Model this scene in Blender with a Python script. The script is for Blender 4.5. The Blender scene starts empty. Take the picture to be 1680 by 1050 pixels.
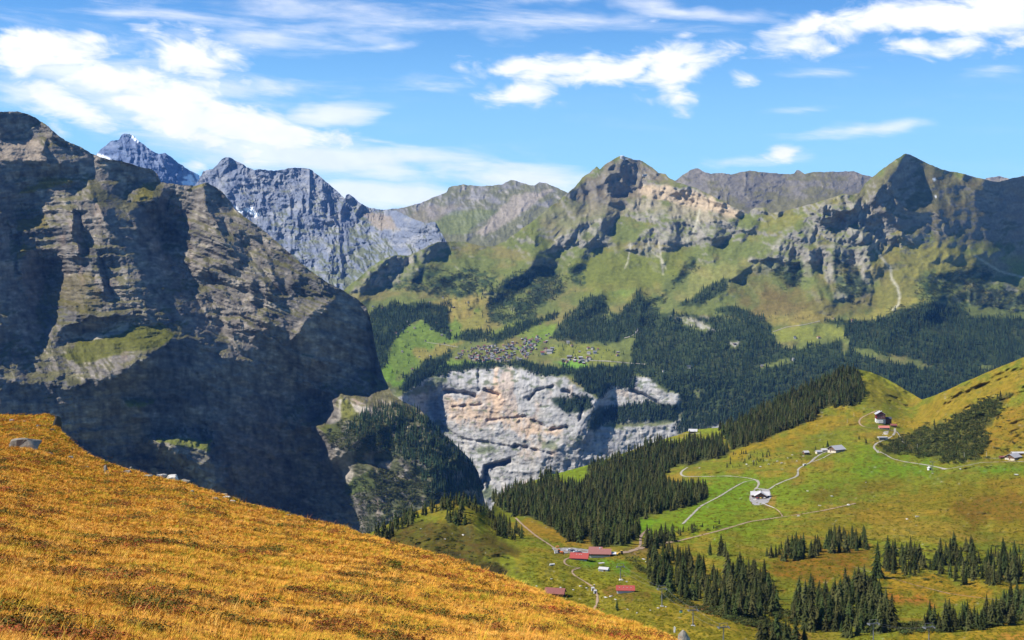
import bpy, math, random
import numpy as np
from mathutils import Matrix, Vector

random.seed(7)
RNG = np.random.default_rng(11)
SC = bpy.context.scene
COL = SC.collection
R = math.radians

# ------------------------------------------------------------------ camera, sky, sun, exposure
F, CX, HY = 2200.0, 840.0, 425.0          # focal length and horizon in photo pixels (1680 wide)
cam_d = bpy.data.cameras.new('camera')
cam = bpy.data.objects.new('camera', cam_d); COL.objects.link(cam)
cam.rotation_euler = (R(90), 0, 0)
cam_d.sensor_width = 36.0
cam_d.lens = 36.0 * F / 1680.0
cam_d.shift_y = -(525.0 - HY) / 1680.0
cam_d.clip_start = 0.5; cam_d.clip_end = 90000
SC.camera = cam

SUN_AZ, SUN_EL = -100.0, 47.0             # degrees from the view direction (left), above the horizon
SUN = Vector((math.sin(R(SUN_AZ)) * math.cos(R(SUN_EL)), math.cos(R(SUN_AZ)) * math.cos(R(SUN_EL)), math.sin(R(SUN_EL))))
sun_d = bpy.data.lights.new('sun', 'SUN')
sun_d.energy = 5.0; sun_d.angle = R(0.5); sun_d.color = (1.0, 0.955, 0.88)
sun = bpy.data.objects.new('sun', sun_d); COL.objects.link(sun)
sun.rotation_euler = SUN.to_track_quat('Z', 'Y').to_euler()

SKY_STRENGTH = 0.063
HAZE_DENSITY = 1.3e-5

vs = SC.view_settings
vs.view_transform = 'Standard'; vs.look = 'None'; vs.gamma = 1.0; vs.use_curve_mapping = False
vs.exposure = 0.64
SC.display_settings.display_device = 'sRGB'
SC.cycles.max_bounces = 4; SC.cycles.diffuse_bounces = 2; SC.cycles.glossy_bounces = 1
SC.cycles.volume_bounces = 0; SC.cycles.transparent_max_bounces = 4
SC.cycles.caustics_reflective = False; SC.cycles.caustics_refractive = False


class NT:
    """small helper to write node trees"""
    def __init__(self, tree):
        self.t = tree; self.n = tree.nodes; self.l = tree.links
    def add(self, typ, **kw):
        n = self.n.new(typ)
        for k, v in kw.items(): setattr(n, k, v)
        return n
    def put(self, sock, v):
        if isinstance(v, bpy.types.NodeSocket): self.l.new(v, sock)
        else: sock.default_value = v
    def m(self, op, a, b=None, c=None, clamp=False):
        n = self.add('ShaderNodeMath', operation=op, use_clamp=clamp)
        self.put(n.inputs[0], a)
        if b is not None: self.put(n.inputs[1], b)
        if c is not None: self.put(n.inputs[2], c)
        return n.outputs[0]
    def mix(self, f, a, b, blend='MIX'):
        n = self.add('ShaderNodeMix', data_type='RGBA', blend_type=blend)
        self.put(n.inputs[0], f)
        for s, v in ((n.inputs[6], a), (n.inputs[7], b)):
            if isinstance(v, bpy.types.NodeSocket): self.l.new(v, s)
            else: s.default_value = (*v, 1.0)
        return n.outputs[2]
    def noise(self, vec, scale, detail=4.0, rough=0.55, dist=0.0):
        n = self.add('ShaderNodeTexNoise')
        if vec is not None: self.l.new(vec, n.inputs['Vector'])
        n.inputs['Scale'].default_value = scale; n.inputs['Detail'].default_value = detail
        n.inputs['Roughness'].default_value = rough; n.inputs['Distortion'].default_value = dist
        return n.outputs[0]
    def ramp(self, f, lo, hi):
        n = self.add('ShaderNodeMapRange', interpolation_type='SMOOTHSTEP')
        self.put(n.inputs[0], f); self.put(n.inputs[1], lo); self.put(n.inputs[2], hi)
        return n.outputs[0]


# ---- the sky: Nishita air with cirrus and fair-weather clouds laid out by azimuth and elevation
world = bpy.data.worlds.new('World'); SC.world = world
world.use_nodes = True
world.node_tree.nodes.clear()
w = NT(world.node_tree)
sky = w.add('ShaderNodeTexSky', sky_type='NISHITA', sun_disc=False)
sky.sun_elevation = R(SUN_EL); sky.sun_rotation = R(SUN_AZ); sky.altitude = 2100; sky.air_density = 1.0
sky.dust_density = 0.6; sky.ozone_density = 1.6
tc = w.add('ShaderNodeTexCoord'); gen = tc.outputs['Generated']
sep = w.add('ShaderNodeSeparateXYZ'); w.l.new(gen, sep.inputs[0])
AZ = w.m('MULTIPLY', w.m('ARCTAN2', sep.outputs[0], sep.outputs[1]), 180 / math.pi)      # degrees, + to the right
EL = w.m('MULTIPLY', w.m('ARCSINE', sep.outputs[2]), 180 / math.pi)
comb = w.add('ShaderNodeCombineXYZ')
w.l.new(AZ, comb.inputs[0]); w.l.new(w.m('MULTIPLY', EL, 1.7), comb.inputs[1])
cvec = comb.outputs[0]
comb2 = w.add('ShaderNodeCombineXYZ')
w.l.new(AZ, comb2.inputs[0]); w.l.new(w.m('ADD', w.m('MULTIPLY', EL, 6.0), w.m('MULTIPLY', AZ, 0.35)), comb2.inputs[1])
svec = comb2.outputs[0]
comb3 = w.add('ShaderNodeCombineXYZ')
w.l.new(AZ, comb3.inputs[0]); w.l.new(w.m('ADD', w.m('MULTIPLY', EL, 2.6), w.m('MULTIPLY', AZ, 0.25)), comb3.inputs[1])
n_big = w.noise(comb3.outputs[0], 0.42, 10, 0.62, 0.5)
n_streak = w.noise(svec, 0.16, 6, 0.60, 0.4)
n_warp = w.m('SUBTRACT', w.noise(cvec, 0.35, 3, 0.5), 0.5)


def ang(px, py):
    x, z = (px - CX) / F, (HY - py) / F
    return math.degrees(math.atan(x)), math.degrees(math.atan(z / math.hypot(1, x)))


def cloud_sum(lst, warp):
    acc = None
    for (px, py, rx, ry, tilt, pw) in lst:
        a0, e0 = ang(px, py)
        k = math.degrees(1 / F)
        rx, ry = rx * k, ry * k
        da = w.m('ADD', w.m('SUBTRACT', AZ, a0), w.m('MULTIPLY', n_warp, warp * rx * 1.2))
        de = w.m('ADD', w.m('SUBTRACT', EL, e0), w.m('MULTIPLY', n_warp, -warp * ry))
        c, s = math.cos(R(tilt)), math.sin(R(tilt))
        u = w.m('DIVIDE', w.m('ADD', w.m('MULTIPLY', da, c), w.m('MULTIPLY', de, s)), rx)
        v = w.m('DIVIDE', w.m('SUBTRACT', w.m('MULTIPLY', de, c), w.m('MULTIPLY', da, s)), ry)
        d = w.m('SQRT', w.m('ADD', w.m('MULTIPLY', u, u), w.m('MULTIPLY', v, v)))
        b = w.m('MULTIPLY', w.m('SUBTRACT', 1.0, d), pw)
        acc = b if acc is None else w.m('MAXIMUM', acc, b)
    return acc


# (px, py, half width, half height, tilt, weight)
PUFFS = [(80, 85, 130, 50, -4, 1.4), (130, 60, 60, 20, 0, .9), (325, 95, 95, 55, -6, 1.35), (240, 48, 50, 9, 0, .6),
         (110, 172, 90, 38, -20, 1.4), (180, 130, 90, 44, -28, 1.5),
         (290, 180, 190, 62, -20, 1.7), (420, 210, 190, 46, -12, 1.6), (360, 232, 130, 32, -12, 1.0),
         (880, 112, 150, 26, 3, 1.25), (1010, 112, 150, 34, 5, 1.5), (1125, 108, 95, 44, 8, 1.5), (1110, 134, 62, 30, 30, 1.1),
         (845, 152, 85, 26, -3, .95), (770, 135, 40, 10, -20, .5), (1228, 136, 30, 15, -20, .55), (1112, 178, 20, 12, 0, .4),
         (1350, 52, 130, 38, 10, 1.15), (1480, 32, 170, 40, 8, 1.25), (1620, 20, 130, 55, 6, 1.3), (1560, 75, 110, 28, 4, 1.05),
         (1278, 248, 44, 17, 4, 1.0), (1072, 36, 25, 12, 25, .5), (1120, 57, 22, 9, 10, .45), (320, 268, 42, 26, 0, .8),
         (98, 215, 30, 26, 0, .8)]
VEILS = [(540, 190, 130, 26, 4, 1.3), (520, 255, 280, 44, -6, 1.4), (300, 190, 300, 90, -16, 1.2), (130, 120, 170, 60, -14, .9), (640, 322, 170, 34, 0, 1.5), (860, 290, 240, 34, -4, 1.2), (700, 260, 260, 30, -3, .8), (620, 75, 160, 13, 6, .6),
         (1410, 212, 140, 16, 5, .8), (1230, 262, 110, 13, 5, .7), (620, 232, 190, 9, -7, .7), (1100, 15, 420, 22, -7, .8), (450, 45, 500, 60, 3, .55),
         (1310, 122, 120, 11, 2, .5), (1280, 182, 100, 10, 0, .45), (60, 150, 190, 40, -10, .9), (250, 30, 300, 30, 3, .5),
         (1640, 110, 70, 14, 0, .5), (900, 30, 420, 22, -4, .6), (400, 140, 330, 26, 2, .55)]
puff = w.m('ADD', cloud_sum(PUFFS, 1.6), w.m('MULTIPLY', w.m('SUBTRACT', n_big, 0.5), 2.6))
veil = w.m('ADD', cloud_sum(VEILS, 1.0), w.m('MULTIPLY', w.m('SUBTRACT', n_streak, 0.5), 2.2))
# beyond the picture the same kind of weather goes on
n_far = w.noise(cvec, 0.09, 6, 0.55, 0.3)
outside = w.m('MAXIMUM', w.ramp(w.m('ABSOLUTE', AZ), 24.0, 34.0), w.ramp(EL, 13.0, 20.0))
far = w.m('MULTIPLY', w.ramp(n_far, 0.62, 0.76), w.m('MULTIPLY', outside, w.ramp(EL, 1.0, 6.0)))
puff_m = w.m('MAXIMUM', w.ramp(puff, 0.0, 1.0), far)
veil_m = w.m('MULTIPLY', w.ramp(veil, 0.0, 1.1), 0.80)
thin = w.m('MULTIPLY', w.ramp(n_streak, 0.48, 0.85), 0.08)
cover = w.m('MAXIMUM', puff_m, w.m('MAXIMUM', veil_m, thin))
cl_tone = w.mix(w.ramp(w.noise(cvec, 0.8, 5, 0.55), 0.35, 0.7), (0.92, 0.93, 1.0), (1.0, 1.0, 1.0))
K = 1.0 / SKY_STRENGTH
cl_col = w.mix(1.0, cl_tone, (K * .80, K * .80, K * .80), 'MULTIPLY')
blue = w.mix(1.0, sky.outputs[0], (0.56, 1.12, 1.62), 'MULTIPLY')
low = w.m('MULTIPLY', w.m('SUBTRACT', 1.0, w.ramp(EL, 0.0, 13.0)), 0.80)                   # paler air towards the horizon
blue = w.mix(low, blue, (K * .33, K * .60, K * .79))
skycol = w.mix(cover, blue, cl_col)
bg = w.add('ShaderNodeBackground'); w.l.new(skycol, bg.inputs[0]); bg.inputs[1].default_value = SKY_STRENGTH
out = w.add('ShaderNodeOutputWorld'); w.l.new(bg.outputs[0], out.inputs[0])
world.cycles.sampling_method = 'MANUAL'; world.cycles.sample_map_resolution = 512


# ------------------------------------------------------------------ helpers: numbers
def lin(r, g, b, k=0.72):
    f = lambda c: (c / 255 / 12.92 if c / 255 <= 0.04045 else ((c / 255 + 0.055) / 1.055) ** 2.4)
    return np.array([f(r), f(g), f(b)]) * k


def sstep(x, a, b):
    t = np.clip((x - a) / (b - a), 0, 1)
    return t * t * (3 - 2 * t)


def _hash(ix, iy, seed):
    h = (ix.astype(np.int64) * 374761393 + iy.astype(np.int64) * 668265263 + seed * 1442695041) & 0xffffffff
    h = ((h ^ (h >> 13)) * 1274126177) & 0xffffffff
    h = ((h ^ (h >> 16)) * 2246822519) & 0xffffffff
    return (h ^ (h >> 15)) & 0xffff


_A = np.arange(65536) * (2 * np.pi / 65536)
_GX, _GY = np.cos(_A).astype(np.float32), np.sin(_A).astype(np.float32)


def perlin(x, y, seed=0):
    xi, yi = np.floor(x), np.floor(y)
    fx, fy = (x - xi).astype(np.float32), (y - yi).astype(np.float32)
    xi, yi = xi.astype(np.int64), yi.astype(np.int64)
    u = fx * fx * fx * (fx * (fx * 6 - 15) + 10); v = fy * fy * fy * (fy * (fy * 6 - 15) + 10)
    def g(dx, dy):
        h = _hash(xi + dx, yi + dy, seed)
        return _GX[h] * (fx - dx) + _GY[h] * (fy - dy)
    a = g(0, 0); b = g(1, 0); c = g(0, 1); d = g(1, 1)
    return 1.41 * ((a + u * (b - a)) * (1 - v) + (c + u * (d - c)) * v)


def fbm(x, y, octs=5, seed=0, gain=0.5):
    s = 0; a = 1.0; t = 0
    for o in range(octs):
        s = s + a * perlin(x, y, seed + o * 17); t += a
        x, y = x * 2.03 + 3.1, y * 2.03 - 1.7; a *= gain
    return s / t * 1.6


def ridged(x, y, octs=4, seed=0, gain=0.5):
    s = 0; a = 1.0; t = 0; wgt = 1.0
    for o in range(octs):
        n = 1 - np.abs(perlin(x, y, seed + o * 29)) * 1.5
        n = n * np.abs(n)
        s = s + a * n * wgt; t += a
        wgt = np.clip(n * 1.4, 0, 1)
        x, y = x * 2.07 + 5.3, y * 2.07 + 2.2; a *= gain
    return s / t


def interp_poly(pts, x):
    p = np.array(pts, float)
    return np.interp(x, p[:, 0], p[:, 1])


class Canvas:
    """a grid over part of the view on which the distance of a terrain is worked out"""
    def __init__(self, x0, x1, y0, y1, step):
        self.x0, self.y0, self.step = x0, y0, step
        self.nx, self.ny = int((x1 - x0) / step) + 1, int((y1 - y0) / step) + 1
        self.PX, self.PY = np.meshgrid(x0 + np.arange(self.nx) * step, y0 + np.arange(self.ny) * step)
    def sample(self, arr, px, py):
        fx = np.clip((np.asarray(px, float) - self.x0) / self.step, 0, self.nx - 1.001)
        fy = np.clip((np.asarray(py, float) - self.y0) / self.step, 0, self.ny - 1.001)
        ix, iy = fx.astype(int), fy.astype(int); fx, fy = fx - ix, fy - iy
        if arr.ndim == 3: fx, fy = fx[..., None], fy[..., None]
        return (arr[iy, ix] * (1 - fx) + arr[iy, ix + 1] * fx) * (1 - fy) + (arr[iy + 1, ix] * (1 - fx) + arr[iy + 1, ix + 1] * fx) * fy
    def mask(self, poly, soft=3.0, warp=0.0, wl=30.0, seed=1):
        """soft inside mask of a polygon, its edge roughened by noise"""
        P = np.array(poly, float); pad = soft + warp + 4
        bx0, by0 = P.min(0) - pad; bx1, by1 = P.max(0) + pad
        i0, i1 = max(0, int((bx0 - self.x0) / self.step)), min(self.nx, int((bx1 - self.x0) / self.step) + 2)
        j0, j1 = max(0, int((by0 - self.y0) / self.step)), min(self.ny, int((by1 - self.y0) / self.step) + 2)
        out = np.zeros((self.ny, self.nx), np.float32)
        if i1 <= i0 or j1 <= j0: return out
        X, Y = self.PX[j0:j1, i0:i1], self.PY[j0:j1, i0:i1]
        d2 = np.full(X.shape, 1e18); ins = np.zeros(X.shape, bool)
        for k in range(len(P)):
            ax, ay = P[k]; bx, by = P[(k + 1) % len(P)]
            ex, ey = bx - ax, by - ay; L = ex * ex + ey * ey + 1e-9
            t = np.clip(((X - ax) * ex + (Y - ay) * ey) / L, 0, 1)
            d2 = np.minimum(d2, (X - ax - t * ex) ** 2 + (Y - ay - t * ey) ** 2)
            if ay != by:
                ins ^= ((ay > Y) != (by > Y)) & (X < (bx - ax) * (Y - ay) / (by - ay) + ax)
        sd = np.where(ins, 1, -1) * np.sqrt(d2)
        if warp: sd = sd + warp * fbm(X / wl, Y / wl, 4, seed)
        out[j0:j1, i0:i1] = sstep(sd, -soft, soft)
        return out
    def line(self, pts):
        """distance to a polyline, and the signed side (+ right of its direction)"""
        P = np.array(pts, float); d = np.full(self.PX.shape, 1e9)
        for k in range(len(P) - 1):
            ax, ay = P[k]; bx, by = P[k + 1]; ex, ey = bx - ax, by - ay; L = ex * ex + ey * ey + 1e-9
            t = np.clip(((self.PX - ax) * ex + (self.PY - ay) * ey) / L, 0, 1)
            d = np.minimum(d, np.hypot(self.PX - ax - t * ex, self.PY - ay - t * ey))
        return d


def tps(ctrl, PX, PY, smooth=1e-4):
    """thin plate spline through (px, py, value)"""
    c = np.array(ctrl, float); X = c[:, :2] / 400.0; n = len(c)
    def U(r2): return 0.5 * r2 * np.log(r2 + 1e-12)
    A = U(((X[:, None] - X[None]) ** 2).sum(-1)) + np.eye(n) * smooth
    Pm = np.hstack([np.ones((n, 1)), X])
    M = np.block([[A, Pm], [Pm.T, np.zeros((3, 3))]])
    sol = np.linalg.solve(M, np.concatenate([c[:, 2], np.zeros(3)]))
    px, py = PX / 400.0, PY / 400.0
    out = sol[n] + sol[n + 1] * px + sol[n + 2] * py
    for k in range(n):
        out = out + sol[k] * U((px - X[k, 0]) ** 2 + (py - X[k, 1]) ** 2)
    return out


def poisson(Gx, Gy, lam):
    """surface whose slopes come closest to (Gx, Gy); lam pulls it back to zero over long distances"""
    n = 40
    Gx, Gy = np.pad(Gx, n, 'edge'), np.pad(Gy, n, 'edge')
    for a in (Gx, Gy): a[:, 0] = a[:, -1] = 0; a[0] = a[-1] = 0
    f = np.zeros_like(Gx)
    f[:, 1:-1] += (Gx[:, 2:] - Gx[:, :-2]) / 2; f[1:-1] += (Gy[2:] - Gy[:-2]) / 2
    f[:, 0] += Gx[:, 1] / 2; f[:, -1] -= Gx[:, -2] / 2; f[0] += Gy[1] / 2; f[-1] -= Gy[-2] / 2
    f2 = np.vstack([np.hstack([f, f[:, ::-1]]), np.hstack([f[::-1], f[::-1, ::-1]])])
    ky = 2 - 2 * np.cos(2 * np.pi * np.fft.fftfreq(f2.shape[0])); kx = 2 - 2 * np.cos(2 * np.pi * np.fft.rfftfreq(f2.shape[1]))
    D = np.fft.irfft2(np.fft.rfft2(f2) / (-(ky[:, None] + kx[None]) - lam), f2.shape)
    return D[n:f.shape[0] - n, n:f.shape[1] - n]


def W(px, py, Y):
    return np.stack([(np.asarray(px) - CX) / F * Y, Y * np.ones_like(np.asarray(px, float)), (HY - np.asarray(py)) / F * Y], -1)


# ------------------------------------------------------------------ helpers: scene objects
def tag(o, label=None, cat=None, group=None, kind=None):
    if label: o['label'] = label
    if cat: o['category'] = cat
    if group: o['group'] = group
    if kind: o['kind'] = kind
    return o


def link(o, parent=None):
    COL.objects.link(o)
    if parent is not None: o.parent = parent
    return o


def np_mesh(name, V, Q, mats=(), cols=None, smooth=True, mat_idx=None):
    """mesh from arrays of vertices and quads or triangles"""
    me = bpy.data.meshes.new(name)
    V = np.asarray(V, np.float32); Q = np.asarray(Q, np.int32); k = Q.shape[1]
    me.vertices.add(len(V)); me.vertices.foreach_set('co', V.ravel())
    me.loops.add(Q.size); me.loops.foreach_set('vertex_index', Q.ravel())
    me.polygons.add(len(Q)); me.polygons.foreach_set('loop_start', np.arange(len(Q), dtype=np.int32) * k)
    try: me.polygons.foreach_set('loop_total', np.full(len(Q), k, np.int32))
    except Exception: pass
    me.polygons.foreach_set('use_smooth', np.full(len(Q), smooth))
    for m in mats: me.materials.append(m)
    if mat_idx is not None: me.polygons.foreach_set('material_index', np.asarray(mat_idx, np.int32))
    if cols is not None:
        a = me.attributes.new('Col', 'FLOAT_COLOR', 'POINT')
        a.data.foreach_set('color', np.hstack([cols, np.ones((len(cols), 1))]).astype(np.float32).ravel())
    me.update(); me.validate()
    return me


def terrain_mat(name, scale, var=0.5, bump=1.0, bump_d=1.0, rough_scale=None):
    """ground colour from the mesh, with procedural grain and fine relief"""
    m = bpy.data.materials.new(name); m.use_nodes = True
    t = NT(m.node_tree); t.n.clear()
    at = t.add('ShaderNodeAttribute', attribute_name='Col')
    tc = t.add('ShaderNodeTexCoord'); v = tc.outputs['Object']
    n1 = t.noise(v, scale, 5, 0.65); n2 = t.noise(v, scale * 6.1, 4, 0.7)
    g = t.m('ADD', t.m('MULTIPLY', t.m('SUBTRACT', n1, 0.5), var * 2.2), t.m('MULTIPLY', t.m('SUBTRACT', n2, 0.5), var * 2.0))
    g = t.m('MAXIMUM', t.m('ADD', g, 1.0), 0.15)
    cc = t.add('ShaderNodeCombineXYZ'); [t.l.new(g, cc.inputs[i]) for i in range(3)]
    col = t.mix(1.0, at.outputs['Color'], cc.outputs[0], 'MULTIPLY')
    b = t.add('ShaderNodeBsdfPrincipled'); t.l.new(col, b.inputs['Base Color'])
    b.inputs['Roughness'].default_value = 1.0; b.inputs['Specular IOR Level'].default_value = 0.0
    bp = t.add('ShaderNodeBump'); bp.inputs['Strength'].default_value = bump; bp.inputs['Distance'].default_value = bump_d
    t.l.new(t.noise(v, scale * 2.0, 7, 0.7), bp.inputs['Height']); t.l.new(bp.outputs[0], b.inputs['Normal'])
    o = t.add('ShaderNodeOutputMaterial'); t.l.new(b.outputs[0], o.inputs[0])
    return m


def simple_mat(name, col, rough=0.8, var=0.25, scale=3.0, metal=0.0, bump=0.0, spec=0.2, rand=0.0, hue=None):
    m = bpy.data.materials.new(name); m.use_nodes = True
    t = NT(m.node_tree); b = t.n['Principled BSDF']
    tc = t.add('ShaderNodeTexCoord')
    n = t.noise(tc.outputs['Object'], scale, 5, 0.6)
    g = t.m('ADD', t.m('MULTIPLY', t.m('SUBTRACT', n, 0.5), var * 2), 1.0)
    base = (*col, 1.0)
    if rand:
        oi = t.add('ShaderNodeObjectInfo')
        g = t.m('MULTIPLY', g, t.m('ADD', t.m('MULTIPLY', oi.outputs['Random'], rand * 2), 1.0 - rand))
    cc = t.add('ShaderNodeCombineXYZ'); [t.l.new(g, cc.inputs[i]) for i in range(3)]
    src = tuple(col)
    if hue is not None:
        oi2 = t.add('ShaderNodeObjectInfo')
        r2 = t.m('FRACT', t.m('MULTIPLY', oi2.outputs['Random'], 7.31))
        src = t.mix(r2, tuple(col), tuple(hue))
    c = t.mix(1.0, src, cc.outputs[0], 'MULTIPLY')
    t.l.new(c, b.inputs['Base Color'])
    b.inputs['Roughness'].default_value = rough; b.inputs['Metallic'].default_value = metal
    b.inputs['Specular IOR Level'].default_value = spec
    if bump:
        bp = t.add('ShaderNodeBump'); bp.inputs['Strength'].default_value = bump; bp.inputs['Distance'].default_value = 0.1
        t.l.new(n, bp.inputs['Height']); t.l.new(bp.outputs[0], b.inputs['Normal'])
    return m


def build_patch(name, cv, Y, Cc, x0, x1, nx, ny, top, bot, back, mat, jag=1.2, jag_wl=12.0, seed=3, label=None, power=1.0, smooth=True, front=()):
    px = np.linspace(x0, x1, nx)
    t = interp_poly(top, px) + jag * fbm(px / jag_wl, px * 0 + seed * 7.7, 5, seed, 0.6)
    b = interp_poly(bot, px)
    v = (np.linspace(0, 1, ny) ** power)[:, None]
    PY = b[None] + (t - b)[None] * v
    PX = np.broadcast_to(px, PY.shape)
    Yv = cv.sample(Y, PX, PY); C = cv.sample(Cc, PX, PY)
    P = W(PX, PY, Yv)
    rows = [P]; crow = [C]
    yt, zt = P[-1, :, 1], P[-1, :, 2]
    for (dy, dz) in back:
        nn = 1 + 0.3 * fbm(px / 40, px * 0 + dy * 0.01, 4, seed + 5)
        Yb = yt + dy * nn
        rows.append(np.stack([(px - CX) / F * Yb, Yb, zt - dz * nn], -1)[None]); crow.append(C[-1:])
    for (dpy, k) in front:                       # ground going on towards the viewer below what the picture shows
        Yf = Yv[0] * k; rows.insert(0, W(px, b + dpy, Yf)[None]); crow.insert(0, C[:1])
    P = np.concatenate(rows); C = np.concatenate(crow)
    nr = len(P)
    idx = np.arange(nr * nx).reshape(nr, nx)
    Q = np.stack([idx[:-1, :-1], idx[:-1, 1:], idx[1:, 1:], idx[1:, :-1]], -1).reshape(-1, 4)
    me = np_mesh(name, P.reshape(-1, 3), Q, [mat], C.reshape(-1, 3), smooth=smooth)
    o = link(bpy.data.objects.new(name, me))
    return tag(o, label, kind='structure')


def slope_up(cv, Y):
    """upward part of the surface normal, for telling ledges from walls"""
    P = W(cv.PX, cv.PY, Y)
    du = np.gradient(P, axis=1); dv = np.gradient(P, axis=0)
    n = np.cross(dv, du); n /= np.linalg.norm(n, axis=-1, keepdims=True) + 1e-9
    n *= np.where(n[..., 1:2] > 0, -1, 1)
    return n


def mixc(C, col, m):
    return C + (np.asarray(col) - C) * m[..., None]
# ================================================================== THE GROUND
def relief_strata(U, Z, period, cot, seed, tilt=0.0, wob=0.5, U0=0.0):
    """benches and walls along tilted beds: how far the face steps back or forth (m)"""
    s = (Z + tilt * (U + U0) + wob * period * fbm(U / 420, Z / 420, 3, seed)) / period
    s = s + 0.25 * fbm(U / (period * 1.2), Z / (period * 0.9), 3, seed + 3)
    k = np.floor(s); f = s - k
    hard = 0.45 + 0.4 * (_hash(k, k * 0 + 3, seed) / 65535.0)
    stair = np.where(f < hard, 0.12 * f / hard, 0.12 + 0.88 * sstep(f, hard, 1.0))
    amp = np.clip(0.75 + 0.9 * fbm(U / 260, Z / 200, 3, seed + 7), 0.1, 1.4)
    return (stair - f) * period * cot * amp


rock_mat_near = terrain_mat('rock_face', 0.055, 0.42, 1.0, 5.0)
rock_mat_far = terrain_mat('far_mountain_ground', 0.035, 0.36, 1.0, 6.0)
alp_mat = terrain_mat('alp_turf', 0.16, 0.55, 1.0, 0.9)

# ---------------------------------------------------------------- the dark rock mountain on the left
TOP_C = [(-260, 150), (-150, 178), (-60, 176), (0, 183), (30, 183), (45, 187), (60, 194), (80, 208), (95, 222), (110, 232), (130, 240), (150, 252), (165, 257), (180, 262),
         (200, 264), (230, 274), (250, 278), (258, 285), (264, 299), (300, 304), (320, 305), (340, 299), (350, 305), (365, 315), (378, 331), (384, 342),
         (400, 355), (430, 376), (450, 393), (480, 420), (510, 445), (540, 465), (560, 475), (585, 490), (600, 502), (607, 520), (612, 545), (618, 580),
         (630, 620), (645, 648), (660, 658), (690, 673), (715, 700), (740, 722), (770, 752), (785, 775), (790, 800), (797, 830), (800, 860)]
BOT_C = [(-260, 720), (-60, 740), (0, 745), (100, 780), (300, 850), (450, 900), (560, 930), (800, 930)]
cvC = Canvas(-264, 806, 170, 934, 1.6)
PX, PY = cvC.PX, cvC.PY
MPP = 4300 / F
cotp = np.interp(PY[:, 0], [180, 300, 520, 580, 640, 760, 930], [.85, .8, .75, .5, .3, .22, .22])
prof = -np.cumsum(cotp) * 1.6 * MPP; prof -= np.interp(560, PY[:, 0], prof)
fxr = np.interp(PX[0], [-264, 300, 360, 806], [.32, .32, .06, .10]); lat = np.cumsum(fxr) * 1.6 * MPP; lat -= np.interp(300, PX[0], lat)
base = 4150 + lat[None] + prof[:, None]
base -= 430 * cvC.mask([(250, 722), (300, 716), (348, 722), (360, 750), (370, 800), (345, 830), (310, 770), (262, 742)], 16, 8, 20, 9) + 60 * cvC.mask([(200, 655), (255, 657), (250, 690), (210, 690)], 6, 3, 20, 9)
base -= 390 * cvC.mask([(530, 690), (555, 655), (650, 660), (700, 685), (760, 740), (795, 800), (800, 940), (590, 940), (560, 790), (525, 730), (500, 700)], 62, 10, 40, 8)
gx = np.zeros_like(PX); gy = np.zeros_like(PX)
# (outline, slope to the right, extra slope upward): walls that turn away to the right, and faces laid back or turned left
WALLS = [
    ([(0, 186), (45, 190), (75, 212), (78, 228), (0, 230)], .9, .75, 4),
    ([(0, 264), (80, 268), (150, 258), (240, 277), (262, 299), (200, 303), (150, 296), (130, 290), (80, 292), (0, 298)], 1.0, .8, 5),
    ([(76, 225), (110, 236), (150, 255), (150, 285), (85, 290), (72, 255)], 1.1, .2, 6),
    ([(150, 300), (205, 303), (208, 330), (232, 333), (248, 355), (280, 385), (268, 402), (240, 395), (222, 370), (190, 352), (158, 330)], 1.3, .5, 5),
    ([(165, 340), (215, 365), (250, 400), (290, 450), (330, 505), (360, 545), (300, 545), (262, 515), (238, 470), (208, 412), (180, 375)], 1.25, .5, 6),
    ([(345, 505), (380, 548), (430, 560), (480, 560), (520, 505), (560, 520), (603, 510), (615, 560), (640, 645), (560, 650), (420, 600), (330, 565)], .45, .4, 9),
    ([(0, 625), (120, 640), (180, 622), (290, 560), (420, 605), (550, 650), (515, 700), (560, 740), (580, 860), (540, 900), (380, 850), (100, 770), (0, 725)], 1.6, .9, 8),
    ([(30, 415), (60, 410), (82, 440), (72, 465), (40, 462)], 1.8, .9, 4),
    ([(0, 320), (20, 330), (27, 350), (15, 365), (25, 420), (28, 470), (55, 500), (75, 540), (60, 575), (0, 570)], 1.3, .7, 6),
    ([(95, 545), (150, 520), (212, 528), (205, 545), (150, 548), (130, 556), (95, 566)], .9, 1.0, 4),
    ([(335, 305), (375, 322), (384, 345), (352, 352), (338, 338)], 1.9, .6, 4),
    ([(350, 355), (365, 360), (400, 405), (430, 440), (468, 487), (452, 482), (410, 437), (372, 395)], 1.6, .4, 3),
    ([(210, 345), (240, 345), (262, 360), (255, 382), (270, 388), (262, 405), (240, 395), (225, 368)], 1.6, .6, 4),
    ([(120, 340), (133, 350), (135, 385), (150, 420), (135, 418), (118, 385)], 1.8, .4, 3),
    ([(160, 415), (172, 430), (180, 470), (190, 490), (176, 485), (165, 450)], 1.9, .4, 3),
    ([(268, 310), (285, 315), (272, 345), (262, 335)], 1.8, .4, 3),
    ([(455, 490), (520, 480), (560, 478), (600, 505), (560, 520), (520, 500), (480, 555), (440, 545)], .3, .1, 5),
    ([(580, 690), (600, 680), (680, 690), (700, 730), (680, 745), (660, 720)], .8, .4, 6),
    ([(665, 745), (770, 760), (790, 790), (790, 850), (740, 820), (720, 800)], 1.2, .6, 6),
    ([(590, 745), (640, 740), (660, 755), (600, 755)], .5, .7, 3),
]
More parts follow.
